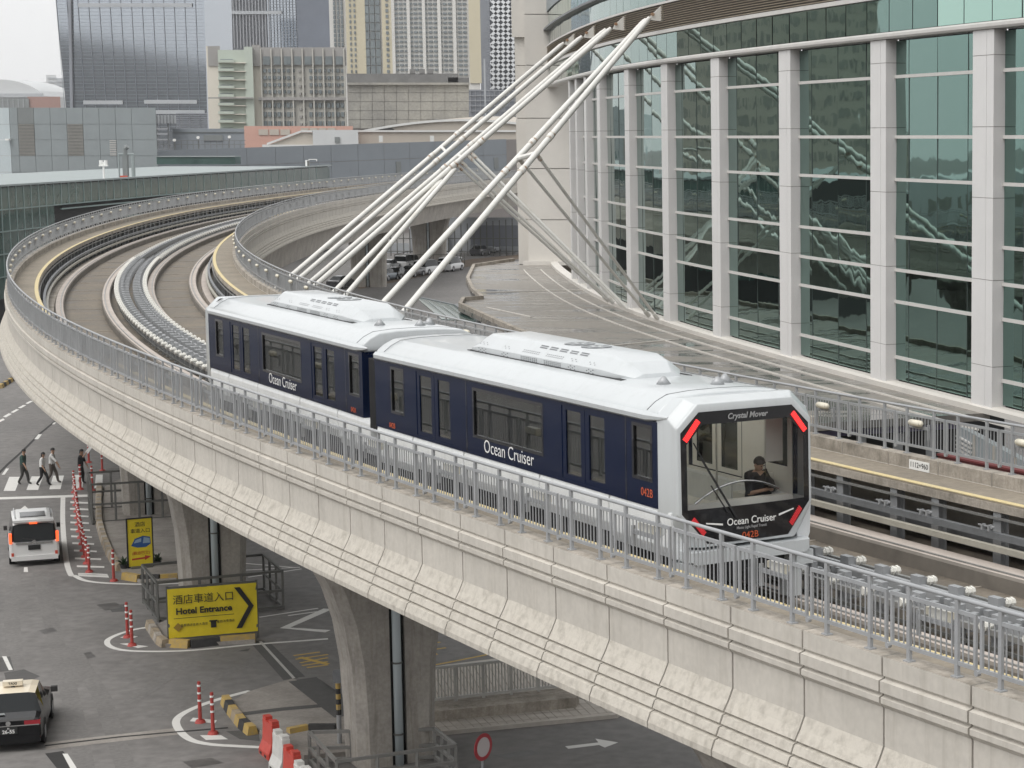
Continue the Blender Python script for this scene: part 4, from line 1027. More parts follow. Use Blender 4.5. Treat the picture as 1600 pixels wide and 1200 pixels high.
M_hdark = hz('far_window', (.19, .22, .23), .25, var=.15, scale=.15)  # window tone lightened, carrying distance haze in its colour
M_htan = hz('hotel_tan', (.47, .46, .42), .8, var=.05, scale=.1); M_hgrn = hz('hotel_green', (.43, .48, .42), .8, var=.03, scale=.1); M_hbr = hz('hotel_brown', (.31, .30, .29), .8, var=.06, scale=.1)
M_hcream = hz('hotel_cream', (.63, .59, .52), .8, var=.03, scale=.1)
M_tcream = hz('tower_cream', (.61, .60, .57), .8, var=.04, scale=.05); M_tyel = hz('tower_yellow', (.54, .49, .36), .8, var=.04, scale=.05)  # tower cream set paler, some distance haze put into the colour
M_tdk = hz('tower_dark', (.22, .235, .265), .5, var=.1, scale=.06); M_tdk2 = hz('tower_blue', (.14, .16, .20), .4, var=.1, scale=.06); M_tfin = hz('tower_fin', (.30, .31, .33), .5, var=0)
M_tgla = mirror_glass('tower_glass', (.42, .455, .50), .03, .05, .06); M_tflo = hz('tower_floor_line', (.22, .245, .28), .5, var=0)
M_lat = hz('lattice_dark', (.15, .165, .19), .5, var=.1, scale=.1); M_latw = hz('lattice_white', (.66, .68, .70), .5, var=0)
M_pink = hz('pink_wall', (.55, .33, .27), .8, var=.05, scale=.1); M_roofw = hz('roof_white', (.62, .63, .62), .6, var=.03, scale=.1); M_roofb = hz('roof_beige', (.46, .42, .365), .7, var=.06, scale=.1)
M_ruin = hz('old_concrete', (.34, .33, .295), .9, scale=.12, col2=(.22, .215, .20), fine=.1); M_ruin2 = hz('old_concrete_top', (.20, .20, .195), .9, var=.15, scale=.2)
M_brk = hz('far_brick', (.32, .19, .16), .8, var=.06, scale=.2); M_far = hz('far_grey', (.40, .42, .44), .8, var=.05, scale=.1); M_far2 = hz('far_pale', (.55, .565, .57), .8, var=.04, scale=.1)

# plant room and railings on the slate block roof
k = thing('roof_plant_room', 'low slate plant room with a row of railings and small round lamps on the roof', 'plant room')
bx(k, 'wall', 270, 382, 201, 236, 395, M_long, 8); bx(k, 'wall_band', 270, 382, 206, 207, 394.8, M_gpan2, .2); bx(k, 'louver', 318, 348, 211, 220, 394.8, M_gpan2, .25)
for i in range(15): bx(k, 'railing_post', 246+i*9.2, 247.2+i*9.2, 219, 233, 388, M_galvd, .15)
for v in (219, 225): bx(k, 'railing_bar', 244, 384, v, v+1.1, 387.8, M_galvd, .12)
for u, v in ((272, 219), (309, 215), (358, 214)):
    p = ay(u, v, 386); q = MB(); q.tube(p, p+Vector((0, .3, 0)), .26, 10); q.build('lamp', M_txtw, k); q = MB(); q.bar(p+Vector((0, .1, 0)), p+Vector((0, .1, -2)), .08, .08); q.build('lamp_post', M_fence, k)
k = thing('roof_gantry', 'grey steel gantry with a slatted tank on top beside the grey block', 'gantry')
bx(k, 'tank', 243, 275, 180, 193, 392, M_far, 3)
for i in range(6): bx(k, 'tank_rib', 244+i*5.2, 245.4+i*5.2, 179, 193.5, 391.8, M_galvd, .2)
for u in (245, 262): bx(k, 'leg', u, u+2.5, 193, 232, 392.5, M_galvd, .4)
for v in (200, 208, 217): bx(k, 'shelf', 243, 262, v, v+2.5, 392.2, M_tfin, .6)
k = thing('pink_hall', 'salmon pink hall with a row of pale shutters behind the slate roof', 'building')
bx(k, 'wall', 382, 552, 197, 240, 470, M_pink, 20)
for i in range(3): bx(k, 'shutter', 404+i*17, 419+i*17, 202, 211, 469.8, M_roofb, .3)
for i in range(4): bx(k, 'shutter', 470+i*14, 482+i*14, 200, 204, 469.8, M_roofb, .3)
k = thing('pitched_roof_hall', 'white hall with a low pitched beige roof and a small white box at its end', 'building')
a = [ay(422, 226, 440), ay(472, 207, 440), ay(489, 207, 440), ay(489, 226, 440)]
q = MB(); n = 4; q.add([tuple(p) for p in a]+[(p.x, p.y+14, p.z) for p in a], [(0, 1, 2, 3), (7, 6, 5, 4), (0, 4, 5, 1), (1, 5, 6, 2), (2, 6, 7, 3), (3, 7, 4, 0)]); q.build('gable', M_roofb, k)
q = MB(); q.bar(a[0]+Vector((-.5, -.2, .15)), a[1]+Vector((0, -.2, .25)), .6, .4).bar(a[1]+Vector((0, -.2, .25)), a[2]+Vector((0, -.2, .25)), .6, .4); q.build('eaves', M_roofw, k)
bx(k, 'annex', 489, 560, 203, 240, 438, M_far2, 12); bx(k, 'hatch', 523, 531, 214, 223, 437.8, M_gpan2, .3); bx(k, 'base_wall', 410, 489, 226, 240, 439, M_roofw, 4)
k = thing('vaulted_roof_hall', 'long beige hall under a low white edged vault with a dark arched window', 'building')
q = MB(); pts = []
for i in range(21):
    f = i/20; u = 560+f*270; v = 222-30*math.sin(math.pi*min(1, f*.62+.12))-3
    pts.append(ay(u, v, 520))
base = [ay(830, 245, 520), ay(560, 245, 520)]
P_ = pts+base; n = len(P_); q.add([tuple(p) for p in P_]+[(p.x, p.y+40, p.z+1.5) for p in P_], [tuple(range(n)), tuple(range(2*n-1, n-1, -1))]+[(i, (i+1) % n, n+(i+1) % n, n+i) for i in range(n)]); q.build('vault', M_roofb, k)
q = MB()
for i in range(20): q.bar(pts[i]+Vector((0, -.3, .2)), pts[i+1]+Vector((0, -.3, .2)), .7, .55)
q.build('roof_edge', M_roofw, k)
bx(k, 'front_roof', 556, 806, 206, 230, 490, M_roofb, 20); bx(k, 'roof_lip', 556, 806, 203.5, 206.2, 489.5, M_roofw, 1)
for u in (592, 672): bx(k, 'roof_vent', u, u+6, 212, 222, 470, M_roofw, 2)
q = MB(); 
for i in range(10):
    f0, f1 = i/10, (i+1)/10; w = lambda f: ay(585+f*32, 203-6.5*math.sin(math.pi*f), 519.4); b0_, b1_ = ay(585+f0*32, 203, 519.4), ay(585+f1*32, 203, 519.4); q.quad(b0_, b1_, w(f1), w(f0))
q.build('arched_window', M_dark, k)
k = thing('bare_concrete_block', 'bare grey concrete block with a darker weathered top and no windows', 'building')
bx(k, 'core', 544, 733, 131, 240, 560, M_cjoint, 20)
for r in range(5):
    for c in range(10):
        bx(k, 'wall_panel', 544+c*18.9+.3, 544+(c+1)*18.9-.3, 131+r*14+.3, 131+(r+1)*14-.3, 559.5, M_ruin, .6)
bx(k, 'parapet', 542, 716, 115, 130.6, 566, M_ruin2, 12); bx(k, 'coping', 542, 734, 129, 132.5, 558.5, M_ruin, 1.2)
for u in (640, 655, 668): bx(k, 'rooftop_tank', u, u+9, 108, 116, 566, M_ruin2, 4)
bx(k, 'roof_ledge', 700, 733, 121, 129, 566, M_ruin2, 3)
# hotel with balconies and window grid
k = thing('slab_hotel', 'mid rise hotel with pale green balcony bay and a long grid of small windows', 'building')
Yh = 600
bx(k, 'end_wall', 325, 344, 72, 245, Yh+1, M_hcream, 30); bx(k, 'end_cap', 325, 344, 72, 103, Yh+.6, M_hbr, .6)
bx(k, 'balcony_bay', 343, 396, 78, 245, Yh-2, M_hgrn, 30); bx(k, 'bay_edge', 384, 397, 73, 245, Yh-3, M_hgrn, 6)
bx(k, 'link_wall', 397, 410, 72, 245, Yh, M_hcream, 30); bx(k, 'link_cap', 394, 406, 70, 103, Yh-.8, M_hbr, .8)
bx(k, 'grid_wall', 409, 541, 76, 245, Yh, M_htan, 30); bx(k, 'top_storey', 404, 541, 74, 102.5, Yh-.6, M_hbr, 1)
for j in range(9):
    v = 93.5+j*13.4; bx(k, 'balcony', 341, 366, v, v+4.2, Yh-4, M_hgrn, 2); bx(k, 'balcony_slab', 341, 384, v+4, v+5.2, Yh-3.6, M_hcream, 2); bx(k, 'balcony_opening', 344, 364, v-1.2, v+.6, Yh-2.3, M_hdark, .5)
wins(k, 'window', 410, 463, 105, 149, 7, 4, .62, .5, Yh-.2, M_hdark, individually=True, dep=.8); wins(k, 'window', 482, 540, 105, 149, 8, 4, .62, .5, Yh-.2, M_hdark, individually=True, dep=.8)
wins(k, 'window', 410, 463, 157.5, 200, 7, 3, .68, .52, Yh-.2, M_hdark, individually=True, dep=.8); wins(k, 'window', 482, 540, 157.5, 200, 8, 3, .68, .52, Yh-.2, M_hdark, individually=True, dep=.8)
wins(k, 'stair_window', 465, 480, 105, 200, 2, 8, .6, .3, Yh-.2, M_hbr, individually=True, dep=.8)
for i in range(9): bx(k, 'pilaster', 408+i*16.2, 410+i*16.2, 76, 200, Yh-1.2, M_htan, 1)
for i in range(8): bx(k, 'loggia', 411+i*16.2, 422+i*16.2, 88, 101, Yh-.9, M_hdark, .4)
bx(k, 'belt_course', 404, 541, 152, 156.5, Yh-1.3, M_hbr, 1.2); bx(k, 'belt_course', 325, 396, 152, 154, Yh-4.4, M_hbr, 1.2)
# glass tower that leans outwards
k = thing('flared_glass_tower', 'wide mirrored glass tower with fine floor lines and a side that leans outward', 'tower')
Yt = 950
def PQ(u, v, y=Yt): return ay(u, v, y)
q = MB(); a = [PQ(83, -40), PQ(318, -40), PQ(326, 260), PQ(112, 260)]; back = [p+Vector((0, 40, 0)) for p in a]
q.add(a+back, [(0, 1, 2, 3), (7, 6, 5, 4), (0, 4, 5, 1), (1, 5, 6, 2), (2, 6, 7, 3), (3, 7, 4, 0)]); q.build('curtain_wall', M_tgla, k)
for j in range(38):
    v = -4+j*5.6; l = 87+(v/165)*16.5; r = 316+v*.045; bx(k, 'floor_line', l+.5, r-.3, v, v+.35, Yt-.4, M_tflo, .4)
q = MB()
for i in range(42):
    if i % 3: continue
    f = i/41; a_, b_ = PQ(87+f*229, -5, Yt-.3), PQ(104+f*220, 205, Yt-.3); q.bar(a_, b_, .16, .2)
q.build('vertical_line', M_tflo, k, kind='stuff')
q = MB(); q.bar(PQ(109, -5, Yt-1), PQ(113, 205, Yt-1), 1.2, 1.2); q.build('corner_fin', M_tdk, k)
bx(k, 'top_slot', 122, 300, 5, 11, Yt-.8, M_far, .5)
for u0, u1, v in ((130, 192, 157), (225, 308, 156), (200, 320, 172)): bx(k, 'lower_sign_band', u0, u1, v, v+6, Yt-.8, M_far, .5)
for j in range(8): bx(k, 'podium_slat', 275, 325, 177+j*3.2, 178.4+j*3.2, Yt-2, M_tdk, .6)
k = thing('slim_white_tower', 'narrow plain white tower between the mirrored tower and the dark tower', 'tower')
bx(k, 'shaft', 317, 337, -20, 136, 1020, M_far2, 30); bx(k, 'lower_shaft', 317, 325, 134, 215, 1019, M_hbr, 20)
k = thing('dark_finned_tower', 'dark grey office tower with vertical fins and a blue black side', 'tower')
bx(k, 'front', 337, 422, -20, 215, 1150, M_tdk, 30); bx(k, 'glazed_bay', 420, 467, -20, 215, 1149, M_tgla, 30); bx(k, 'side', 466, 519, -20, 215, 1148, M_tdk2, 30)
for i in range(17): bx(k, 'fin', 339+i*5.0, 340.5+i*5.0, -20, 75, 1148.5, M_tfin, 1)
for j in range(18): bx(k, 'floor_line', 421, 466, j*4.3-2, j*4.3-1.2, 1148.4, M_tflo, .5)
for i in range(9): bx(k, 'glazed_mullion', 422+i*5, 422.6+i*5, -10, 76, 1148.2, M_tflo, .4)
bx(k, 'sky_slot', 345, 440, 17, 22, 1148, M_far, .8)
k = thing('cream_apartment_tower', 'tall cream apartment tower with dark glazed strips and rows of small windows', 'tower')
Yc = 830
bx(k, 'shaft', 517, 750, -20, 240, Yc, M_tcream, 30); bx(k, 'yellow_strip', 541, 571, -20, 118, Yc-1, M_tyel, 2); bx(k, 'yellow_strip', 597, 612, -20, 118, Yc-1, M_tyel, 2); bx(k, 'side_strip', 733, 751, -20, 130, Yc-.6, M_tyel, 2)
wins(k, 'strip_window', 519, 540, -5, 116, 3, 17, .55, .8, Yc-.2, M_hdark, individually=True, dep=1)
wins(k, 'yellow_window', 543, 560, -5, 116, 2, 14, .35, .55, Yc-1.1, M_hdark, individually=True, dep=.6); wins(k, 'yellow_window', 599, 612, -5, 116, 1, 14, .4, .55, Yc-1.1, M_hdark, individually=True, dep=.6)
wins(k, 'glazed_strip', 568, 597, -5, 116, 3, 9, .82, .9, Yc-.4, M_hdark, individually=True, dep=1)
wins(k, 'row_window', 614, 732, -5, 120, 15, 17, .72, .42, Yc-.2, M_hdark, individually=True, dep=1)
for i in range(5): bx(k, 'pilaster', 612+i*24, 617+i*24, -20, 121, Yc-1, M_tcream, 1.2)
k = thing('lattice_tower', 'dark tower wrapped in a white diamond lattice', 'tower')
bx(k, 'shaft', 751, 812, -20, 240, 900, M_lat, 30); bx(k, 'edge', 750, 766, -20, 140, 899, M_tdk, 1)
q = MB(); p = lambda u, v: ay(u, v, 898)
for j in range(-2, 11):
    for i in range(3):
        u0 = 767+i*15.5; v0 = j*14.0; q.bar(p(u0, v0), p(u0+15.5, v0+14), .8, 1.15).bar(p(u0+15.5, v0), p(u0, v0+14), .8, 1.15)
q.build('lattice', M_latw, k, kind='stuff')
k = thing('dark_grid_block', 'low dark block with a fine grid below the lattice tower', 'building')
bx(k, 'wall', 733, 812, 140, 240, 700, M_tdk, 10)
for i in range(10): bx(k, 'grid_bar', 735+i*7.6, 735.9+i*7.6, 141, 186, 699.6, M_tfin, .4)
for j in range(6): bx(k, 'grid_rail', 733, 810, 141+j*8, 141.9+j*8, 699.4, M_tfin, .3)
bx(k, 'mast', 756.5, 759, 92, 186, 690, M_far, 1)
# low buildings at the edge of the sky
k = thing('arched_roof_arena', 'pale arena with a white vaulted roof low on the skyline', 'arena')
q = MB(); pts = [ay(-60+f*127/20, 150-26*math.sin(math.pi*(.5+.5*max(0, (f-9)/11)))**.6 if f > 9 else 124, 1500) for f in range(21)]
base = [ay(67, 200, 1500), ay(-60, 200, 1500)]; P_ = pts+base; n = len(P_)
q.add([tuple(p) for p in P_]+[(p.x, p.y+60, p.z) for p in P_], [tuple(range(n)), tuple(range(2*n-1, n-1, -1))]+[(i, (i+1) % n, n+(i+1) % n, n+i) for i in range(n)]); q.build('vault', M_far2, k)
bx(k, 'roof_band', -60, 68, 146, 152, 1498, M_far, 2)
k = thing('brick_hall', 'low red brick hall with a dark glazed front on the skyline', 'building')
bx(k, 'brick_wall', 44, 95, 151, 200, 1300, M_brk, 20); bx(k, 'glazed_front', -40, 46, 154, 200, 1299, M_gpan2, 10)
for i in range(8): bx(k, 'mullion', -20+i*8, -19+i*8, 154, 168, 1298.5, M_far, .5)
sk = [(60, 76, 128, 215, 'stepped pale block just right of the arena on the skyline'), (74, 90, 117, 215, 'taller pale block with flat roof on the skyline beside the mirrored tower'), (88, 106, 122, 215, 'pale grey block half hidden behind the mirrored tower'), (28, 46, 126, 215, 'hazy small block rising behind the arena roof')]
for i, (a_, b_, v0, v1, lab) in enumerate(sk):
    k = thing('skyline_block', lab, 'building', group='hazy blocks on the skyline'); bx(k, 'wall', a_, b_, v0, v1, 1900+i*120, M_far2 if i != 2 else M_far, 25)
    for j in range(4): bx(k, 'floor_band', a_+1, b_-1, v0+4+j*6, v0+6+j*6, 1899+i*120, M_far, 1)
# hill behind the viewer, seen only as the dark mass mirrored in the towers, and blocks west of the track mirrored in the glass
q = MB(); rings = []
for i in range(25):
    x = -1500+i*125; h = 138+22*math.sin(i*.9)+14*math.sin(i*2.3)
    rings.append([(x, -700, 0), (x, -760, h*.5), (x, -830, h), (x, -1000, h*1.05), (x, -1200, 0)])
q.grid(rings, False); q.build('hill', mat('hill_green', (.09, .10, .10), .9, var=.3, scale=.02), None, kind='structure')
for i, (x, y, w, h, d, m, lab) in enumerate(((-222, 345, 74, 75, 18, M_roofb, 'beige apartment slab standing west of the track, mirrored in the curved glass'), (-165, 210, 30, 13, 40, M_far2, 'low pale hall west of the teal wing'))):
    k = thing('side_block', lab, 'building', (x, y, 0), R(42) if i == 0 else R(-25))
    q = MB(); q.box(-w/2, w/2, -d/2, d/2, 0, h); q.build('wall', m, k)
    q = MB()
    for a_ in range(int(w/3.2)):
        for b_ in range(int(h/3.4)): q.box(-w/2+1+a_*3.2, -w/2+2.8+a_*3.2, -d/2-.1, -d/2+.3, 1.2+b_*3.4, 3+b_*3.4)
    for a_ in range(int(d/3.2)):
        for b_ in range(int(h/3.4)): q.box(w/2-.3, w/2+.1, -d/2+1+a_*3.2, -d/2+2.8+a_*3.2, 1.2+b_*3.4, 3+b_*3.4)
    q.build('windows', M_ruin, k, kind='stuff')
# view under the far viaduct: wall, screen fence, verge
k = thing('boundary_wall', 'pale grey boundary wall seen under the viaduct behind the parked cars', 'wall')
bx(k, 'wall', 560, 640, 380, 440, 330, M_far, .4); bx(k, 'wall_panel', 640, 700, 350, 440, 331, M_far, .4); bx(k, 'wall_panel', 700, 830, 340, 440, 332, M_far, .4)
k = thing('screen_fence', 'tall dark steel screen fence behind the parked cars under the viaduct', 'fence')
for i in range(26): bx(k, 'post', 560+i*10, 561.6+i*10, 366-i*1.0, 425-i*.6, 322, M_fence, .2)
for v in (372, 392, 412): bx(k, 'rail', 556, 830, v, v+1.2, 321.8, M_fence, .15)
bx(k, 'dark_hedge', 735, 830, 352, 385, 326, M_tdk, .5)
pv = [az(560, 452, .03), az(640, 436, .03), az(735, 416, .03), az(828, 402, .03), az(828, 396, .03), az(735, 405, .03), az(640, 424, .03), az(560, 440, .03)]
ground_sheet('verge', mat('verge_brown', (.20, .15, .11), .9, var=.15, scale=.5), pv, .03)
k = thing('lot_railing', 'thin grey railing along the car park beside the white stair tower', 'railing')
a = az(735, 399, 0); b = az(822, 386, 0)
for i in range(8):
    p = a.lerp(b, i/7); q = MB(); q.bar(p, p+Vector((0, 0, 1.5)), .1, .1); q.build('post', M_galv, k)
for h in (.4, .8, 1.2, 1.5): q = MB(); q.bar(a+Vector((0, 0, h)), b+Vector((0, 0, h)), .08, .08); q.build('rail', M_galv, k)

# ------------------------------------------------------------------ thin humid air over the whole place
mb = MB(); mb.box(-1750, 1750, -1350, 2550, -1, 215); hzo = mb.build('haze', [], None, kind='stuff')
hm = bpy.data.materials.new('haze'); hm.use_nodes = True; hm.node_tree.nodes.remove(hm.node_tree.nodes['Principled BSDF'])
pvn = hm.node_tree.nodes.new('ShaderNodeVolumePrincipled'); pvn.inputs['Color'].default_value = (.95, .96, .97, 1); pvn.inputs['Density'].default_value = HAZE; pvn.inputs['Anisotropy'].default_value = .2
hm.node_tree.links.new(pvn.outputs[0], hm.node_tree.nodes['Material Output'].inputs['Volume']); hzo.data.materials.append(hm)

# ------------------------------------------------------------------ road markings (thin sheets on the asphalt)
def gq(mb, pts, z=.006): 
    mb.add([tuple(az(u, v, z)) for u, v in pts], [tuple(range(len(pts)))]); return mb
GZ = [0]
def gline(mb, pts, w, z=.006):
    """a strip along a polyline, mitred at the bends; each strip a hair above the last so that none share a plane"""
    GZ[0] = (GZ[0]+1) % 9; P = [az(u, v, z+GZ[0]*.0002) for u, v in pts]; n = len(P); L = []; R_ = []
    P = [p for k, p in enumerate(P) if k == 0 or (p-P[k-1]).length > .02]; n = len(P)
    for i in range(n):
        d = (P[min(i+1, n-1)]-P[max(i-1, 0)]).normalized(); q = Vector((-d.y, d.x, 0))*w/2
        L.append(P[i]+q); R_.append(P[i]-q)
    mb.add(L+R_, [(i, i+1, n+i+1, n+i) for i in range(n-1)]); return mb
def curve(pts, n=6):
    """rounded polyline through pixel points (Catmull-Rom)"""
    out = []; Q = [pts[0]]+pts+[pts[-1]]
    for i in range(1, len(Q)-2):
        for k in range(n):
            t = k/n; a, b, c, d = Q[i-1], Q[i], Q[i+1], Q[i+2]
            out.append(tuple(.5*(2*b[j]+(c[j]-a[j])*t+(2*a[j]-5*b[j]+4*c[j]-d[j])*t*t+(3*b[j]-a[j]-3*c[j]+d[j])*t**3) for j in (0, 1)))
    return out+[pts[-1]]
def mark(name, fn, m=None):
    mb = MB(); fn(mb); return mb.build(name, m or M_white, None, kind='structure')
def c5(*p): return [(x/4, 600+y/4) for x, y in p]
def c6(*p): return [(x/3.2, 880+y/3.2) for x, y in p]
def c7(*p): return [(350+x/3.43, 850+y/3.43) for x, y in p]
for a in (c5((-20, 233), (20, 215), (30, 224), (-10, 242)), c5((18, 204), (55, 183), (75, 187), (38, 208)), c5((66, 177), (102, 157), (120, 160), (84, 180)), c5((112, 149), (145, 131), (164, 133), (131, 151)), c5((158, 121), (190, 105), (206, 108), (174, 124)),
          c5((10, 568), (38, 528), (56, 528), (30, 566)), c5((214, 345), (240, 314), (262, 314), (238, 345)), c5((325, 252), (338, 239), (351, 240), (340, 252)),
          c5((22, 668), (95, 668), (130, 580), (58, 580)), c5((165, 662), (238, 662), (270, 577), (198, 577)), c5((308, 658), (378, 657), (400, 572), (332, 573)), c5((448, 655), (513, 652), (527, 567), (465, 569)), c5((590, 650), (640, 648), (642, 566), (600, 567))):
    mark('crossing_stripe' if a[0][1] > 740 else 'lane_dash', lambda mb: gq(mb, a))
mark('stop_line', lambda mb: gq(mb, c5((-10, 708), (565, 690), (570, 704), (-10, 722))))
mark('edge_line', lambda mb: gline(mb, curve(c5((394, 705), (392, 850), (402, 1000), (420, 1130), (445, 1195))+c6((372, 62), (420, 85), (500, 97), (620, 103), (750, 105), (900, 100), (1010, 92))), .22))
for y0, x0, x1 in ((742, 440, 560), (783, 437, 570), (826, 440, 553), (868, 440, 555), (912, 440, 562), (955, 445, 575), (998, 452, 588), (1044, 462, 604), (1093, 468, 632), (1142, 480, 652), (1190, 488, 672)):
    mark('hatch_bar', lambda mb: gq(mb, c5((x0, y0-9), (x1, y0-3), (x1, y0+7), (x0, y0+2))))
mark('hatch_bar', lambda mb: gq(mb, c6((390, 52), (540, 60), (545, 72), (392, 64))))
mark('lane_arrow', lambda mb: gq(mb, c5((105, 800), (155, 760), (195, 797))).add([], []))
mark('lane_arrow', lambda mb: gq(mb, c5((150, 1145), (172, 1145), (176, 1175), (148, 1175))))
for a in (c6((10, 465), (32, 465), (64, 533), (44, 535)), c6((312, 952), (338, 952), (384, 1024), (352, 1026)), c6((-40, 360), (-28, 360), (-5, 420), (-20, 420))): mark('lane_dash', lambda mb: gq(mb, a))
loop1 = curve(c6((765, 320), (700, 326), (640, 340), (580, 360), (538, 385), (545, 412), (600, 432), (700, 440), (850, 440), (1000, 432), (1280, 405), (1480, 390), (1640, 378)))
mark('island_line', lambda mb: gline(mb, loop1, .2))
loop2 = curve(c6((1250, 638), (1120, 672), (1000, 712), (910, 755), (880, 795), (905, 845), (960, 885), (1050, 905), (1180, 914), (1300, 920)))
mark('island_line', lambda mb: gline(mb, loop2, .24))
for a in (c6((600, 372), (640, 358), (690, 366), (660, 376)), c6((597, 402), (640, 400), (742, 416), (690, 424)), c6((948, 790), (965, 772), (1085, 785), (1075, 800)), c6((1000, 860), (1105, 860), (1140, 880), (1030, 884))): mark('island_bar', lambda mb: gq(mb, a))
for a in ([(1215, 35), (1500, 20)], [(1240, 70), (1508, 28)], [(1215, 0), (1480, 22)], [(1296, 270), (1590, 225)], [(1440, 262), (1600, 240)]): mark('lane_line', lambda mb: gline(mb, c6(*a), .13))
mark('give_way_mark', lambda mb: gline(mb, c6((1640, 228), (1425, 323), (1640, 340)), .38))
mark('yellow_grille', lambda mb: [gline(mb, c6((1468, 462), (1600, 444)), .14), gline(mb, c6((1478, 480), (1640, 456)), .14), gline(mb, c6((1500, 498), (1640, 472)), .14), gline(mb, c6((1510, 512), (1640, 492)), .14), gline(mb, c6((1535, 522), (1640, 508)), .14), gline(mb, c6((1500, 470), (1640, 505)), .2)], M_ryel)
mark('yellow_grille', lambda mb: [gline(mb, [(660, 1002), (683, 997)], .14), gline(mb, [(660, 1008), (688, 1003)], .14), gline(mb, [(660, 1017), (697, 1012)], .14), gline(mb, [(672, 1017), (682, 1023)], .14)], M_ryel)
mark('yellow_line', lambda mb: gline(mb, [(640, 1046), (700, 1035), (770, 1021)], .14), M_ryel)
mark('lane_arrow', lambda mb: [gq(mb, [(883, 1166), (935, 1160), (930, 1154), (966, 1160), (945, 1168), (936, 1164), (888, 1170)])])
mark('tyre_track', lambda mb: [gline(mb, a, .55, .0025) for a in ([(62, 893), (72, 940), (90, 1010), (115, 1110), (135, 1210)], [(22, 893), (18, 960), (24, 1040)], [(46, 800), (40, 850)], [(110, 1010), (160, 1090), (200, 1210)], [(250, 1120), (330, 1060), (440, 1020), (560, 1000)], [(200, 1100), (300, 1030), (420, 1003)])], M_worn)
for a in (([(150, 945), (180, 941), (195, 948), (165, 954)]), ([(120, 1022), (142, 1018), (150, 1026), (128, 1032)]), ([(232, 986), (262, 982), (276, 988), (246, 994)]), ([(285, 1190), (330, 1184), (350, 1192), (300, 1200)]), ([(770, 1180), (830, 1172), (845, 1178), (790, 1186)]), ([(60, 985), (82, 980), (90, 986), (70, 991)])): mark('oil_stain', lambda mb: gq(mb, a, .0035), M_oil)
# seams, patches and drains in the asphalt
mark('asphalt_crack', lambda mb: gline(mb, c5((345, 232), (250, 310), (140, 420), (50, 500), (-10, 560)), .16, .004), M_crack)
mark('expansion_joint', lambda mb: gline(mb, c6((225, 915), (600, 872), (900, 838)), .8, .0052), M_pave)
mark('expansion_joint_gap', lambda mb: gline(mb, c6((225, 912), (600, 868), (860, 845), (1140, 822)), .14, .0085), M_crack)
mark('asphalt_crack', lambda mb: gline(mb, c6((270, 945), (340, 1030)), .5, .004), M_crack)
mark('asphalt_crack', lambda mb: gline(mb, c6((12, 470), (30, 540)), .5, .004), M_patch)
for a in (c6((20, 548), (120, 530), (200, 565), (150, 590), (30, 588)), c6((540, 215), (620, 205), (640, 240), (560, 245)), c6((1130, 840), (1290, 830), (1300, 890), (1200, 880)), c6((1180, 420), (1260, 415), (1240, 440), (1150, 440))): mark('asphalt_patch', lambda mb: gq(mb, a, .003), M_patch)
for pts, w in (([(1285, 390), (1455, 580)], .5), ([(1320, 395), (1500, 570)], .35), ([(1500, 580), (1660, 690)], 1.1)): mark('drain_channel', lambda mb: gline(mb, c6(*pts), w, .005), M_patch)
mark('drain_edge', lambda mb: gline(mb, c6((1300, 390), (1470, 575)), .1, .008), M_fencel)
# paved islands and pavements (real steps)
def slab(name, pts, h, m=M_pave, z0=0.0):
    P = [az(u, v, z0+h) for u, v in pts]; return MB().prism([(p.x, p.y) for p in P], z0-.02, z0+h).build(name, m, None, kind='structure')
slab('pavement', c5((655, 640), (640, 760), (640, 880), (690, 1040), (770, 1180))+c6((700, 85), (880, 78), (900, 40))+[(262, 760), (200, 742)], .13)
slab('pavement', c6((755, 318), (830, 405), (1275, 385), (1205, 250), (1000, 240), (840, 280)), .13)
slab('pavement', c6((1160, 690), (1240, 642), (1465, 575), (1700, 700), (1900, 780), (1750, 940), (1520, 960), (1290, 830)), .13)
mark('drain_channel', lambda mb: gline(mb, [(375, 1116), (440, 1108), (520, 1101)], .4, .134), M_patch)
mark('drain_channel', lambda mb: gline(mb, [(472, 1062), (545, 1118)], .9, .134), M_patch)
tz = slab('pavement', [(676, 1112), (896, 1090), (975, 1108), (965, 1116), (676, 1144)], .13, M_tile)
slab('retaining_kerb', [(676, 1096), (880, 1074), (905, 1082), (900, 1090), (676, 1112)], .45, M_curb)
slab('pavement', [(676, 1042), (700, 1038), (830, 1022), (880, 1074), (676, 1096)], .13, M_tile)
mb = MB()
for i in range(24): gline(mb, [(676+i*13, 1143-i*1.4), (640+i*13, 1110-i*1.4)], .03, .137)
for j in range(3): gline(mb, [(676, 1121+j*8), (945+j*10, 1096+j*8)], .03, .137)
for i in range(20): gline(mb, [(690+i*11, 1094-i*1.2), (660+i*11, 1044-i*1.2)], .03, .137)
mb.build('tile_joint', M_curb, None, kind='structure')
# kerbs of painted blocks
def kerb(lab, pts, mats_, L=.62, h=.28, w=.34, grp=None):
    t = thing('painted_kerb', lab, 'kerb'); P = [az(u, v, 0) for u, v in pts]; k = 0; i = 0; pos = 0.; 
    segs = [(P[j], P[j+1]) for j in range(len(P)-1)]; acc = []
    for a, b in segs:
        n = max(1, round((b-a).length/L))
        for q in range(n):
            s, e = a.lerp(b, (q+.02)/n), a.lerp(b, (q+.98)/n); d = (e-s).normalized(); nn = Vector((-d.y, d.x, 0))
            vs = [s-nn*w/2, s+nn*w/2, s+nn*w*.32+Vector((0, 0, h)), s-nn*w*.32+Vector((0, 0, h))]; vs += [v+(e-s) for v in vs]
            mb = MB(); mb.add(vs, [(0, 1, 2, 3), (7, 6, 5, 4), (0, 4, 5, 1), (1, 5, 6, 2), (2, 6, 7, 3), (3, 7, 4, 0)]); mb.build('kerb_block', mats_[k % len(mats_)], t); k += 1
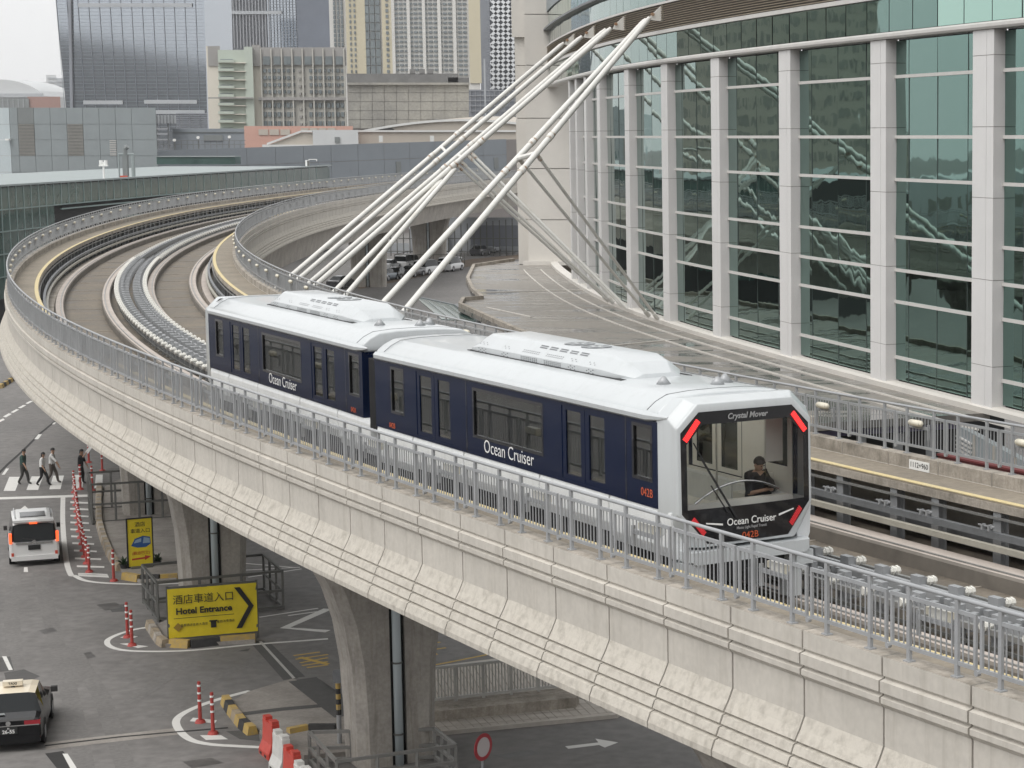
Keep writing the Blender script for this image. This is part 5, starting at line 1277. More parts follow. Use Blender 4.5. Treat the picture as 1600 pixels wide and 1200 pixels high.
kerb('faded kerb blocks curving round the paved area with the upright yellow sign', c5((622, 650), (618, 760), (622, 880), (650, 980), (690, 1075), (750, 1170)), [M_kold, M_curb])
kerb('yellow and black kerb blocks along the front of the upright sign pavement', c6((620, 78), (700, 92), (800, 90), (890, 84)), [M_kyel, M_kblk], 1.1)
kerb('pinkish worn kerb blocks at the nose of the banner island', c6((748, 318), (800, 400), (830, 420)), [M_kold, M_curb], .7)
kerb('yellow and black kerb blocks under the hotel entrance banner', c6((852, 416), (950, 422), (1100, 405), (1280, 392)), [M_kyel, M_kblk], 1.25)
kerb('yellow and black kerb blocks at the tip of the island by the barriers', c6((1128, 700), (1160, 750), (1215, 820), (1265, 860)), [M_kyel, M_kblk, M_kyel, M_kold], .55)
kerb('dirty yellow kerb blocks behind the red and white barriers', c6((1440, 870), (1540, 850), (1680, 850)), [M_kyel, M_kblk], 1.0)
kerb('yellow and black kerb far up the road below the curve', [(0, 607), (24, 592)], [M_kyel, M_kblk], .9)

# ------------------------------------------------------------------ bollards
def make_bollard(lab, p, h=1.15, grp='red flexible bollards on the road'):
    t = thing('bollard', lab, 'bollard', p, 0, grp)
    mb = MB(); mb.tube((0, 0, 0), (0, 0, .09), .17, 12, .13); mb.build('foot', M_bred, t)
    mb = MB(); mb.tube((0, 0, .09), (0, 0, h), .058, 10, .05); mb.build('post', M_bred, t)
    for z in (.52, .70, .88):
        mb = MB(); mb.tube((0, 0, z*h/1.0), (0, 0, z*h+.06), .062, 10); mb.build('reflective_band', M_txtw, t)
    return t
bpt = [(116, 770), (117.5, 780), (118.5, 790), (120, 800), (121, 810), (122.5, 820), (124, 831), (126, 841), (128, 851), (130, 861), (132, 871), (135.5, 881), (139.5, 894)]
b0_ = None
ORD = 'first second third fourth fifth sixth seventh eighth ninth tenth eleventh twelfth thirteenth fourteenth fifteenth sixteenth seventeenth eighteenth'.split()
for i, (u, v) in enumerate(bpt):
    p = az(u, v, 0); lab = ORD[i]+' red bollard of the row beside the edge line, counted from the crossing'
    if i == 0: lab = 'farthest red bollard of the row beside the edge line'
    if i == len(bpt)-1: lab = 'last red bollard of the row, nearest the solid white curve'
    b0_ = make_bollard(lab, p, grp='row of red bollards beside the edge line')
for (u, v), lab in (((139, 723), 'red bollard under the viaduct edge behind the woman in black'), ((160, 736), 'red bollard beside the far end of the grey railing cage'), ((126, 765), 'red bollard on the crossing below the woman in black'), ((144.5, 767), 'red bollard just right of the crossing, apart from the row'), ((178, 908), 'red bollard at the corner of the kerb by the upright yellow sign'),
        ((199.5, 996), 'rear red bollard in the loop before the banner island'), ((206.5, 1009), 'front red bollard in the loop before the banner island'), ((313, 1129), 'rear red bollard in the loop by the plastic barriers'), ((333, 1147), 'front red bollard in the loop by the plastic barriers')):
    make_bollard(lab, az(u, v, 0), 1.3)

# ------------------------------------------------------------------ plastic road barriers
def barrier(lab, u, v, m, rz, word=False):
    t = thing('road_barrier', lab, 'barrier', az(u, v, 0), rz, 'plastic barriers in a row')
    L, h = .98, 1.02; mb = MB(); rings = []
    for x, s in ((-L/2, .9), (-L/2+.05, 1), (L/2-.05, 1), (L/2, .9)):
        rings.append([Vector((x, y*s, z)) for y, z in ((-.26, 0), (-.26, .16), (-.15, .42), (-.12, .80), (-.12, h), (.12, h), (.12, .80), (.15, .42), (.26, .16), (.26, 0))])
    mb.grid(rings, True, 0, True); mb.build('body', m, t)
    for xa, xb in ((-L/2+.02, -.18), (.18, L/2-.02)): mb = MB(); mb.box(xa, xb, -.10, .10, h, h+.10); mb.build('top_lug', m, t)
    mb = MB(); mb.tube((0, 0, h), (0, 0, h+.05), .07, 10); mb.build('filler_cap', m, t)
    mb = MB(); mb.box(-.32, -.14, -.272, -.262, .03, .10).box(.14, .32, -.272, -.262, .03, .10).box(-.36, .36, -.128, -.121, .56, .62); mb.build('slot', M_kblk, t)
    if word: mb = MB(); mb.box(-.2, .2, -.205, -.2, .28, .36); 
    return t
barrier('farthest red plastic barrier of the row', 425, 1180, M_bpl_r, R(-58)); barrier('white plastic barrier between the two red ones', 441, 1204, M_bpl_w, R(-58)); barrier('second red plastic barrier, nearer the pier cage', 458, 1230, M_bpl_r, R(-58)); barrier('white plastic barrier at the near end of the row', 475, 1256, M_bpl_w, R(-58))

# ------------------------------------------------------------------ steel cages round the piers
def cage(lab, corners, h, m=M_fence, open_=None, nx=3):
    t = thing('pier_cage', lab, 'fence'); P = [az(u, v, 0) for u, v in corners]; n = len(P)
    for i in range(n):
        a, b = P[i], P[(i+1) % n]
        for z in (.12, h*.5, h): mb = MB(); mb.bar(a+Vector((0, 0, z)), b+Vector((0, 0, z)), .09, .09); mb.build('rail', m, t)
        for k in range(nx):
            p = a.lerp(b, k/nx); mb = MB(); mb.bar(p, p+Vector((0, 0, h)), .08, .08); mb.build('post', m, t)
    return t
def ring_px(y, hx, hy):
    s = s_of_y(y); p, d, n = trk(s); out = []
    for a, b in ((-hx, -hy), (-hx, hy), (hx, hy), (hx, -hy)):
        q = Vector((p.x+d.x*a+n.x*b, p.y+d.y*a+n.y*b, 0)); out.append(proj(q))
    return out
cage('dark steel cage round the foot of the nearest pier with the drain pipe', [proj(Vector((*az(u, v, .95).xy, 0))) for u, v in ((483, 1144), (526, 1190), (712, 1165), (679, 1139))], .95, mat('cage_grey', (.27, .265, .25), .5, .2, var=.12))
cage('dark steel cage round the pier behind the hotel entrance banner', ring_px(80, 1.8, 2.3), 1.5)
cg = cage('tall grey railing cage round the pier beside the crossing', ring_px(100, 1.9, 2.6), 1.9, M_fence, nx=5)
cage('dark cage at the distant pier beside the terrace', ring_px(293, 4, 4), 2.0)

# ------------------------------------------------------------------ signs
# banner on the second pier's cage: corners read off at ground distance
BL, BR = az(264, 998, .25), az(403, 986, .25)
bd = (BR-BL); bd.z = 0; bw = bd.length; bn = bd.normalized(); bh = 80/ (F/ BL.y)
t = thing('hotel_banner', 'wide yellow banner reading Hotel Entrance with a black chevron', 'banner', (BL.x, BL.y, 0), math.atan2(bn.y, bn.x))
mb = MB(); nx, nz = 16, 8; rings = []
rr = random.Random(5); bump_ = [[.018*math.sin(i*1.3+j*.7)+rr.uniform(-.012, .012) for i in range(nx+1)] for j in range(nz+1)]
z0b = BL.z
for j in range(nz+1): rings.append([Vector((bw*i/nx, bump_[j][i], z0b+bh*j/nz)) for i in range(nx+1)])
mb.grid(rings, False).build('sheet', M_sign, t, True)
mb = MB(); mb.bar((0, .06, 0), (0, .06, z0b+bh+.1), .09, .09).bar((bw, .06, 0), (bw, .06, z0b+bh+.1), .09, .09).bar((0, .06, z0b+bh+.03), (bw, .06, z0b+bh+.03), .08, .08).bar((0, .06, z0b-.03), (bw, .06, z0b-.03), .08, .08); mb.build('frame', M_fence, t)
def bt(name, s, x, z, size, m=M_txtb, sx=1., bold=0., al='CENTER'): return text(name, s, size, m, t, frame(Vector((bw*x, -.05, z0b+bh*z)), (1, 0, 0), (0, 0, 1)), al, bold=bold, sx=sx)
bt('lettering', '酒店車道入口', .40, .765, bh*.205, sx=.96)
bt('lettering', 'Hotel Entrance', .40, .535, bh*.175, bold=.010, sx=1.0)
mb = MB(); mb.box(bw*.06, bw*.735, -.052, -.048, z0b+bh*.395, z0b+bh*.405); mb.build('rule', M_txtb, t)
bt('small_lettering', '皇都酒店金碧大酒店', .285, .25, bh*.058); bt('small_lettering', '皇庭海景酒店', .64, .27, bh*.058)
mb = MB(); c = bw*.105; zc = z0b+bh*.22; r = bh*.09
mb.add([(c-r, -.05, zc), (c, -.05, zc-r), (c+r, -.05, zc), (c, -.05, zc+r)], [(0, 1, 2, 3)]); mb.build('diamond_logo', mat('logo_ochre', (.30, .20, .03), .6, var=0), t)
mb = MB(); mb.box(bw*.47, bw*.53, -.052, -.046, z0b+bh*.16, z0b+bh*.3).box(bw*.455, bw*.545, -.052, -.046, z0b+bh*.28, z0b+bh*.31); mb.build('crest_logo', M_txtb, t)
mb = MB(); k = lambda x, z: (bw*x, -.05, z0b+bh*z)
mb.add([k(.745, .94), k(.81, .94), k(.96, .54), k(.90, .54)], [(0, 1, 2, 3)]); mb.add([k(.90, .54), k(.96, .54), k(.82, .10), k(.755, .10)], [(0, 1, 2, 3)]); mb.build('chevron', M_txtb, t)
# upright sign
SL, SR = az(199.5, 888, .13), az(241, 884, .13); bd = SR-SL; bd.z = 0; sw = bd.length; bn = bd.normalized(); sh = 80/(F/SL.y)
t = thing('hotel_sign', 'upright yellow sign with a blue vehicle picture and a red arrow', 'sign', (SL.x, SL.y, .13), math.atan2(bn.y, bn.x))
mb = MB(); mb.box(.03, sw-.03, -.02, .02, .03, sh-.03); mb.build('board', M_sign, t)
mb = MB(); mb.box(0, .05, -.04, .04, 0, sh).box(sw-.05, sw, -.04, .04, 0, sh).box(.05, sw-.05, -.04, .04, sh-.05, sh).box(.05, sw-.05, -.04, .04, 0, .05); mb.build('frame', M_txtb, t)
def st(s, x, z, size, m=M_txtb, sx=1., bold=.0): return text('lettering', s, size, m, t, frame(Vector((sw*x, -.025, sh*z)), (1, 0, 0), (0, 0, 1)), bold=bold, sx=sx)
st('酒店', .52, .86, sh*.105); st('車道入口', .52, .73, sh*.096); st('(觀遊巴士)', .52, .285, sh*.075, M_txtr)
M_blue = mat('picture_blue', (.03, .10, .30), .5, var=0); M_blue2 = mat('picture_pale', (.30, .42, .55), .5, var=0)
mb = MB(); V = lambda x, z: (sw*x, -.024, sh*z)
mb.add([V(.16, .44), V(.30, .58), V(.62, .63), V(.88, .60), V(.90, .46), V(.72, .40), V(.40, .40)], [tuple(range(7))]); mb.build('picture', M_blue, t)
mb = MB(); mb.add([(a, -.027, c) for a, _, c in (V(.60, .48), V(.64, .60), V(.86, .575), V(.87, .48))], [(0, 1, 2, 3)]); mb.add([(a, -.027, c) for a, _, c in (V(.26, .49), V(.34, .555), V(.55, .585), V(.54, .51))], [(0, 1, 2, 3)]); mb.build('picture_window', M_blue2, t)
mb = MB(); mb.add([V(.17, .185), V(.66, .20), V(.66, .235), V(.90, .205), V(.66, .135), V(.66, .165), V(.17, .15)], [tuple(range(7))]); mb.build('arrow', M_txtr, t)
mb = MB(); mb.box(.1, sw-.1, -.3, .3, -.02, .06); mb.build('base', M_fence, t)
for u, v, lab in ((194, 888, 'small green plant at the foot of the upright sign on its kerb side'), (246, 882, 'small green plant at the foot of the upright sign beside the pier')):
    p = az(u, v, .13); k = thing('potted_plant', lab, 'plant', p); lf = MB()
    mb = MB(); mb.tube((0, 0, 0), (0, 0, .15), .13, 10, .17); mb.build('pot', M_kblk, k)
    for i in range(34):
        a = rnd.uniform(0, 6.28); el = rnd.uniform(.2, 1.3); d = Vector((math.cos(a)*math.cos(el), math.sin(a)*math.cos(el), math.sin(el))); o = Vector((0, 0, .14)); e = o+d*rnd.uniform(.2, .42); w = Vector((-math.sin(a), math.cos(a), 0))*.05; m_ = o.lerp(e, .55)+Vector((0, 0, .05))
        lf.add([o, m_+w, e, m_-w], [(0, 1, 2, 3)])
    lf.build('leaves', M_leaf, k, kind='stuff')
# no vehicles sign
p = az(757, 1246, 0); t = thing('round_sign', 'round red ringed white traffic sign on a thin pole', 'sign', p, R(62)); 
ZC = p.y; zs_ = 1.42
mb = MB(); mb.tube((0, .04, 0), (0, .04, zs_), .035, 8); mb.build('pole', M_galv, t)
mb = MB(); mb.tube((0, 0, zs_), (0, .02, zs_), .38, 28); mb.build('disc', mat('sign_red', (.42, .04, .05), .5, var=0), t)
mb = MB(); mb.tube((0, -.006, zs_), (0, 0, zs_), .27, 28); mb.build('disc_face', mat('sign_white', (.62, .56, .55), .5, var=0), t)
# striped post beside the pier
p = az(531, 1168, 0); t = thing('striped_post', 'thin grey post with black and yellow bands next to the nearest pier', 'post', p)
mb = MB(); mb.tube((0, 0, 0), (0, 0, 2.2), .07, 8); mb.build('pole', M_galv, t)
for i in range(6): mb = MB(); mb.tube((0, 0, 1.0+i*.16), (0, 0, 1.16+i*.16), .076, 8); mb.build('stripe', M_kyel if i % 2 else M_kblk, t)
mb = MB(); mb.box(-.12, .12, -.1, .1, 2.0, 2.35); mb.build('box', M_galvd, t)
# pedestrian railing
t = thing('pedestrian_railing', 'pale pedestrian railing of thin bars behind the nearest pier', 'railing')
a, b = az(668, 1100, .45), az(884, 1076, .45); n = 5; mb0 = None
for h in (.12, 1.12): mb = MB(); mb.bar(a+Vector((0, 0, h)), b+Vector((0, 0, h)), .09, .09); mb.build('rail', M_fencel, t)
for i in range(n+1): q = a.lerp(b, i/n); mb = MB(); mb.bar(q, q+Vector((0, 0, 1.15)), .09, .09); mb.build('post', M_fencel, t)
for i in range(44): q = a.lerp(b, (i+.5)/44); mb = MB(); mb.bar(q+Vector((0, 0, .12)), q+Vector((0, 0, 1.12)), .035, .035); mb.build('baluster', M_fencel, t)
for i in range(n): 
    q0_, q1_ = a.lerp(b, i/n), a.lerp(b, (i+1)/n)

# ------------------------------------------------------------------ cars
def car_body(t, L, W, H, prof, m_body, m_roof=None, belt=.95, sill=.24, zb=None):
    """loft of cross sections from the tail (x=0) to the nose (x=L): prof rows are x, half width, belt height, roof height or None"""
    rings = []; 
    for x, w, bz, rz, wr in prof:
        rz2 = max(rz, bz+.01); rings.append([Vector((x, y, z)) for y, z in ((-w*.86, sill), (-w, sill+.16), (-w*1.0, (sill+bz)/2+.08), (-w*.965, bz), (-wr, rz2-.07*(rz2-bz)), (-wr*.72, rz2), (wr*.72, rz2), (wr, rz2-.07*(rz2-bz)), (w*.965, bz), (w, (sill+bz)/2+.08), (w, sill+.16), (w*.86, sill))])
    mb = MB(); n = 12
    vs = [p for r in rings for p in r]; fs = []; ms = []
    for i in range(len(rings)-1):
        tall = prof[i][3]-prof[i][2] > .12 and prof[i+1][3]-prof[i+1][2] > .12 or (prof[i][3]-prof[i][2] > .3 or prof[i+1][3]-prof[i+1][2] > .3)
        for j in range(n):
            k = (j+1) % n; mi = 0
            if tall and j in (3, 7): mi = 1
            if tall and j in (4, 5, 6): mi = 2
            if (prof[i][3]-prof[i][2] > .3) != (prof[i+1][3]-prof[i+1][2] > .3) and j in (3, 4, 5, 6, 7): mi = 1
            fs.append((i*n+j, i*n+k, (i+1)*n+k, (i+1)*n+j)); ms.append(mi)
    fs += [tuple(range(n))[::-1], tuple(range((len(rings)-1)*n, len(rings)*n))]; ms += [0, 0]
    mb.v = [tuple(v) for v in vs]; mb.f = fs; mb.m = ms
    return mb.build('body', [m_body, M_cgl, m_roof or m_body], t)
def wheels(t, xs, W, r=.33):
    for x in xs:
        for s in (-1, 1):
            y = s*(W/2-.10); mb = MB(); mb.tube((x, y-.11, r), (x, y+.11, r), r, 18); w = mb.build('wheel', M_tyre, t)
            mb = MB(); mb.tube((x, y-.115, r), (x, y+.115, r), r*.62, 14); mb.build('rim', M_rim, w)
            mb = MB(); mb.tube((x, s*(W/2-.02), r+.02), (x, s*(W/2+.004), r+.02), r+.07, 18); mb.build('wheel_arch', M_tund, t)
def kart(name, lab, cat, loc, rz, kind, group=None, mb_=None, mr=None, detail=True):
    t = thing(name, lab, cat, loc, rz, group)
    if kind == 'van':
        L, W, H = 5.1, 1.98, 1.98
        prof = [(0, .90, .98, 1.0, .8), (.03, .97, 1.02, 1.08, .84), (.12, .985, 1.05, 1.80, .80), (.32, .99, 1.08, 1.97, .80), (1.6, .99, 1.10, 2.0, .82), (3.0, .99, 1.08, 1.97, .82), (3.6, .98, 1.06, 1.80, .80), (4.35, .96, 1.02, 1.06, .78), (4.95, .90, .88, .90, .70), (5.1, .80, .72, .74, .6)]
        wx = (.95, 4.0)
    else:
        L, W, H = 4.75, 1.84, 1.52
        prof = [(0, .84, .92, .94, .7), (.05, .89, .98, 1.0, .74), (.55, .91, 1.04, 1.07, .74), (1.25, .92, .98, 1.47, .66), (1.9, .92, .96, 1.54, .68), (2.7, .92, .95, 1.50, .66), (3.5, .91, .94, 1.0, .70), (4.45, .86, .80, .83, .66), (4.75, .74, .64, .66, .5)]
        wx = (.95, 3.75)
    car_body(t, L, W, H, prof, mb_, mr)
    wheels(t, wx, W, .35 if kind == 'van' else .33)
    if not detail: return t
    if kind == 'van':
        mb = MB(); mb.add([(-.012+.028, -.78, 1.10), (.016, .78, 1.10), (.10, .74, 1.72), (.10, -.74, 1.72)], [(0, 1, 2, 3)])
        mb.add([(-.02, -.80, 1.06), (-.02, .80, 1.06), (.10, .76, 1.76), (.10, -.76, 1.76), (.2, -.8, 1.06), (.2, .8, 1.06), (.25, .76, 1.76), (.25, -.76, 1.76)], [(0, 1, 2, 3), (0, 4, 5, 1), (3, 2, 6, 7), (0, 3, 7, 4), (1, 5, 6, 2)]); mb.build('rear_window', M_cgl, t)
        for s in (-1, 1):
            mb = MB(); mb.box(-.03, .22, s*.92-.055, s*.92+.055, 1.0, 1.42); mb.build('tail_light', M_bl, t)
            mb = MB(); mb.box(-.035, .02, s*.86-.05, s*.86+.05, .30, .60); mb.build('reflector', M_txtr, t)
            mb = MB(); mb.box(3.35, 3.5, s*1.0 if s > 0 else -1.15, 1.15 if s > 0 else -1.0, 1.02, 1.20); mb.build('mirror', M_kblk, t)
            mb = MB(); mb.bar((.6, s*.70, 2.0), (3.0, s*.72, 2.01), .04, .04); mb.build('roof_rail', M_chrome, t)
        mb = MB(); mb.box(.02, .14, -.15, .15, 1.79, 1.85); mb.build('high_brake_light', M_bl, t)
        mb = MB(); mb.box(-.02, .40, -.80, .80, 1.88, 1.975); mb.build('spoiler', mb_, t)
        mb = MB(); mb.box(-.05, .02, -.72, .72, .96, 1.02); mb.build('chrome_strip', M_chrome, t); mb = MB(); mb.tube((-.06, 0, 1.03), (-.03, 0, 1.03), .09, 14); mb.build('badge', M_chrome, t)
        mb = MB(); mb.box(-.045, 0, -.24, .24, .70, .90); mb.build('number_plate', M_plate, t)
        mb = MB(); mb.box(-.06, .2, -.92, .92, .26, .46); mb.build('bumper', mb_, t); mb = MB(); mb.box(-.05, .1, -.7, .7, .2, .27); mb.build('lower_valance', M_kblk, t)
        mb = MB(); mb.box(.7, 1.9, -.5, .5, 2.0, 2.015); mb.build('sunroof', M_cgl, t)
        mb = MB(); mb.bar((-.03, -.05, 1.12), (.03, .55, 1.22), .03, .03); mb.build('wiper', M_kblk, t)
    else:
        for s in (-1, 1):
            mb = MB(); mb.box(-.03, .30, s*.66-.22, s*.66+.24 if s > 0 else s*.66+.22, .80, .93); mb.build('tail_light', mat('taillight_dull', (.30, .02, .03), .25, var=0), t)
            mb = MB(); mb.box(-.04, .02, s*.80-.06, s*.80+.06, .40, .46); mb.build('reflector', M_txtr, t)
            mb = MB(); mb.box(3.05, 3.22, .95 if s > 0 else -1.14, 1.14 if s > 0 else -.95, .98, 1.14); mb.build('mirror', M_kblk, t)
        mb = MB(); mb.box(-.035, .02, -.85, .85, .785, .815).box(-.045, .02, -.80, .80, .30, .325); mb.build('chrome_strip', M_chrome, t)
        mb = MB(); mb.tube((-.035, 0, .88), (-.015, 0, .88), .07, 14); mb.build('badge', M_chrome, t)
        mb = MB(); mb.box(-.03, 0, -.24, .24, .56, .76); pl = mb.build('number_plate', M_plate, t)
        mb = MB(); mb.box(-.05, .2, -.86, .86, .28, .5); mb.build('bumper', mb_, t)
    return t
hd = (az(100, 780, 0)-az(110, 880, 0)); HEAD = math.atan2(1.0, -.06)
vn = az(55, 884, 0); VH = math.atan2((az(38, 795, 0)-az(40, 890, 0)).y, (az(38, 795, 0)-az(40, 890, 0)).x)
kart('white_van', 'white people carrier with glowing brake lights seen from behind', 'van', vn, R(90+23), 'van', None, M_vanw)
tx = az(15, 1176, 0); tt_ = kart('taxi', 'black taxi with a cream roof at the edge of the road', 'taxi', tx, R(90+17), 'sedan', None, M_tax, M_taxr)
text('plate_number', '26-55', .15, M_txtw, tt_, frame(Vector((-.036, 0, .63)), (0, -1, 0), (0, 0, 1)), bold=.003); text('plate_number', '科', .07, M_txtw, tt_, frame(Vector((-.036, 0, .725)), (0, -1, 0), (0, 0, 1)))
mb = MB(); mb.box(1.7, 1.95, -.28, .28, 1.58, 1.72); sgn = mb.build('roof_sign', M_taxr, tt_)
mb = MB(); mb.box(1.75, 1.9, -.05, .05, 1.52, 1.6); mb.build('sign_stem', M_kblk, tt_)
text('lettering', 'TAXI', .11, M_txtb, tt_, frame(Vector((1.694, 0, 1.65)), (0, -1, 0), (0, 0, 1)), bold=.002)
mb = MB(); mb.add([(.30, .10, 1.066), (.30, .62, 1.066), (.5, .55, 1.074), (.5, .15, 1.074)], [(0, 1, 2, 3)]); mb.build('parcel_shelf', M_gpan2, tt_)
# parked cars beyond the viaduct
cols = [('silver', (.42, .43, .44)), ('dark grey', (.05, .05, .055)), ('white', (.7, .7, .7)), ('black', (.012, .012, .013)), ('blue grey', (.14, .17, .2)), ('cream', (.5, .47, .4))]
spots = [(520, 452, 1), (545, 447, 3), (570, 443, 0), (592, 440, 4), (612, 437, 3), (634, 434, 1), (655, 430, 2), (676, 427, 0), (694, 425, 2), (742, 400, 1), (762, 396, 0), (784, 392, 2), (804, 389, 5), (600, 424, 0), (625, 421, 2), (650, 418, 1), (672, 415, 5), (692, 413, 0)]
place = {2: 'under the viaduct', 1: 'under the viaduct', 0: 'under the viaduct'}
PC = {}
for i, (u, v, c) in enumerate(spots):
    nm, col = cols[c]; p = az(u, v, 0)
    kart('parked_car', f'{nm} parked car, {ORD[i if i < 14 else i-14]} of the {"front" if i < 14 else "back"} row under the viaduct counted from the train', 'car', p, R(rnd.choice((75, 80, 84))), 'van' if c == 2 else 'sedan', 'cars parked in the lot beyond the viaduct', mat('paint_'+nm.replace(' ', '_'), col, .25, var=0, coat=.5), None, False)

# ------------------------------------------------------------------ people
def skin_mesh(name, chain, radii, edges, paint, mats_, sub=1):
    me = bpy.data.meshes.new(name); me.from_pydata(chain, edges, []); o = bpy.data.objects.new(name, me); C.objects.link(o)
    o.modifiers.new('skin', 'SKIN'); sm = o.modifiers.new('sub', 'SUBSURF'); sm.levels = sub; sm.render_levels = sub
    for i, v in enumerate(me.skin_vertices[0].data): v.radius = (radii[i], radii[i]); v.use_root = (i == 0)
    ev = o.evaluated_get(bpy.context.evaluated_depsgraph_get()); m2 = bpy.data.meshes.new_from_object(ev); bpy.data.objects.remove(o); bpy.data.meshes.remove(me)
    m2.materials.clear()
    for m in mats_: m2.materials.append(m)
    for p in m2.polygons:
        p.use_smooth = True; p.material_index = paint(p.center)
    return m2
def person(lab, loc, rz, J, top, legs, sleeve=.5, hair_len=.0, hat=None, scale=1.06, shoes=None, bag=None, detail=False, group=None):
    """J: joint positions in metres (x right, y forward, z up)"""
    t = thing('person', lab, 'person', loc, rz, group); t.scale = (scale,)*3
    V_ = []; Rr = []; E_ = []; tag_ = []
    def add(p, r, k): V_.append(Vector(p)); Rr.append(r); tag_.append(k); return len(V_)-1
    pel = add(J['pelvis'], .15, 'legs'); wst = add(J['waist'], .142, 'top'); ch = add(J['chest'], .168, 'top'); nk = add(J['neck'], .058, 'skin')
    E_ += [(pel, wst), (wst, ch), (ch, nk)]
    h0 = add(J['head'], .085, 'head'); h1 = add(Vector(J['head'])+Vector(J.get('up', (0, 0, 1)))*.11, .088, 'head'); E_ += [(nk, h0), (h0, h1)]
    for s in 'LR':
        hp, kn, an, to = (J[s+k] for k in ('hip', 'knee', 'ankle', 'toe'))
        a = add(hp, .108, 'legs'); b = add(kn, .08, 'legs'); c = add(an, .06, 'legs'); d = add(to, .042, 'shoe'); E_ += [(pel, a), (a, b), (b, c), (c, d)]
        sh, el, wr = (J[s+k] for k in ('shoulder', 'elbow', 'wrist'))
        a = add(sh, .075, 'top'); m = add(Vector(sh).lerp(Vector(el), sleeve*2 if sleeve < .5 else .95), 0.062, 'top'); b = add(el, .048, 'top' if sleeve > .6 else 'skin'); c = add(wr, .032, 'skin')
        E_ += [(ch, a), (a, m), (m, b), (b, c)]
        d = (Vector(wr)-Vector(el)).normalized(); hd_ = Vector(J.get(s+'grip', d)).normalized(); pm = add(Vector(wr)+hd_*.06, .034, 'skin'); E_.append((c, pm))
        sd = d.cross(Vector((0, 0, 1))); sd = sd.normalized() if sd.length > .1 else Vector((1, 0, 0)); nrm_ = sd.cross(hd_).normalized()
        for q, ln in ((-.027, .066), (-.009, .078), (.009, .073), (.027, .056)):
            k0 = add(Vector(wr)+hd_*.092+sd*q, .0095, 'skin'); k1 = add(Vector(wr)+hd_*(.092+ln*.55)+sd*q*1.1-nrm_*.008, .0085, 'skin'); k2 = add(Vector(wr)+hd_*(.092+ln*.9)+sd*q*1.1-nrm_*.03, .0075, 'skin'); E_ += [(pm, k0), (k0, k1), (k1, k2)]
        k0 = add(Vector(wr)+hd_*.045+sd*.038, .0105, 'skin'); k1 = add(Vector(wr)+hd_*.085+sd*.055-nrm_*.012, .009, 'skin'); E_ += [(pm, k0), (k0, k1)]
    kd = []
    for a, b in E_: kd.append((V_[a], V_[b], tag_[a], tag_[b], Rr[a], Rr[b]))
    idx = {'top': 0, 'legs': 1, 'skin': 2, 'head': 2, 'shoe': 3}
    def paint(c):
        best = None
        for a, b, ta, tb, ra, rb in kd:
            d = b-a; f = min(1, max(0, (c-a).dot(d)/max(d.length_squared, 1e-9))); q = (c-(a+d*f)).length-(ra+(rb-ra)*f)
            if best is None or q < best[0]: best = (q, ta if f < .5 else tb)
        return idx[best[1]]
    me = skin_mesh('body', V_, Rr, E_, paint, [top, legs, M_skin, M_kblk]); put('body', me, t)
    # face and hair, turned with the head
    hc = Vector(J['head'])+Vector(J.get('up', (0, 0, 1)))*.055; f = Vector(J.get('face', (0, 1, 0))).normalized(); up = Vector(J.get('up', (0, 0, 1))).normalized(); r = f.cross(up).normalized()
    up = r.cross(f)
    mb = MB(); mb.add([hc+f*.085+up*.015, hc+f*.118-up*.028, hc+f*.088-up*.035+r*.02, hc+f*.088-up*.035-r*.02], [(0, 1, 2), (0, 3, 1), (1, 3, 2)]); mb.build('nose', M_skin, t)
    mb = MB()
    for s in (-1, 1): mb.box(-.016, .016, -.006, .006, -.005, .005, 0, frame(hc+f*.091+r*s*.032+up*.012, r, f))
    mb.build('eyes', M_hair, t)
    mb = MB(); mb.box(-.022, .022, -.005, .005, -.004, .004, 0, frame(hc+f*.090-up*.058, r, f)); mb.build('mouth', mat('lips', (.26, .10, .09), .6, var=0), t)
    mb = MB()
    for s in (-1, 1): mb.box(-.012, .012, -.02, .02, -.03, .03, 0, frame(hc+r*s*.095-up*.005, r, f))
    mb.build('ears', M_skin, t)
    if hat != 'none':
        rings = []
        for i in range(7):
            th = (i/6)*math.pi*.62; rr = .108*math.sin(th)+.001; zz = .108*math.cos(th)
            ring = []
            for k in range(14):
                q = 2*math.pi*k/14; dn = -hair_len*max(0, -math.sin(q)*.9+.2) if i == 6 else 0
                front = max(0, math.sin(q)); lift = .055*front if i >= 5 else 0
                ring.append(hc+up*.035+r*rr*math.cos(q)+f*(rr*math.sin(q)-.008)+up*(zz+dn+lift))
            rings.append(ring)
        mb = MB(); mb.grid(rings, True, 0, True); mb.build('hair' if hat is None else 'cap', hat or M_hair, t, True)
    return t
def walk(stride=.3, armL=.2, armR=-.2, lean=.04):
    return dict(pelvis=(0, 0, .93), waist=(0, .01, 1.10), chest=(0, lean, 1.30), neck=(0, lean+.02, 1.48), head=(0, lean+.05, 1.58),
        Lhip=(-.09, 0, .88), Lknee=(-.09, stride*.55+.05, .50), Lankle=(-.09, stride, .09), Ltoe=(-.09, stride+.15, .045),
        Rhip=(.09, 0, .88), Rknee=(.09, -stride*.25+.06, .49), Rankle=(.09, -stride, .12), Rtoe=(.09, -stride+.13, .045),
        Lshoulder=(-.19, lean, 1.40), Lelbow=(-.22, lean-armL*.6-.02, 1.12), Lwrist=(-.22, lean-armL*.6+.10, .90),
        Rshoulder=(.19, lean, 1.40), Relbow=(.22, lean-armR*.6-.02, 1.12), Rwrist=(.22, lean-armR*.6+.10, .90))
def cl(n, c): return mat('cloth_'+n, c, .85, var=.08, scale=6)
FE = R(-90)      # facing +x
person('man in dark green shirt and grey trousers walking first on the crossing', az(37, 757, 0), FE-.1, walk(.22, .3, -.2), cl('green', (.035, .07, .06)), cl('grey', (.055, .055, .05)))
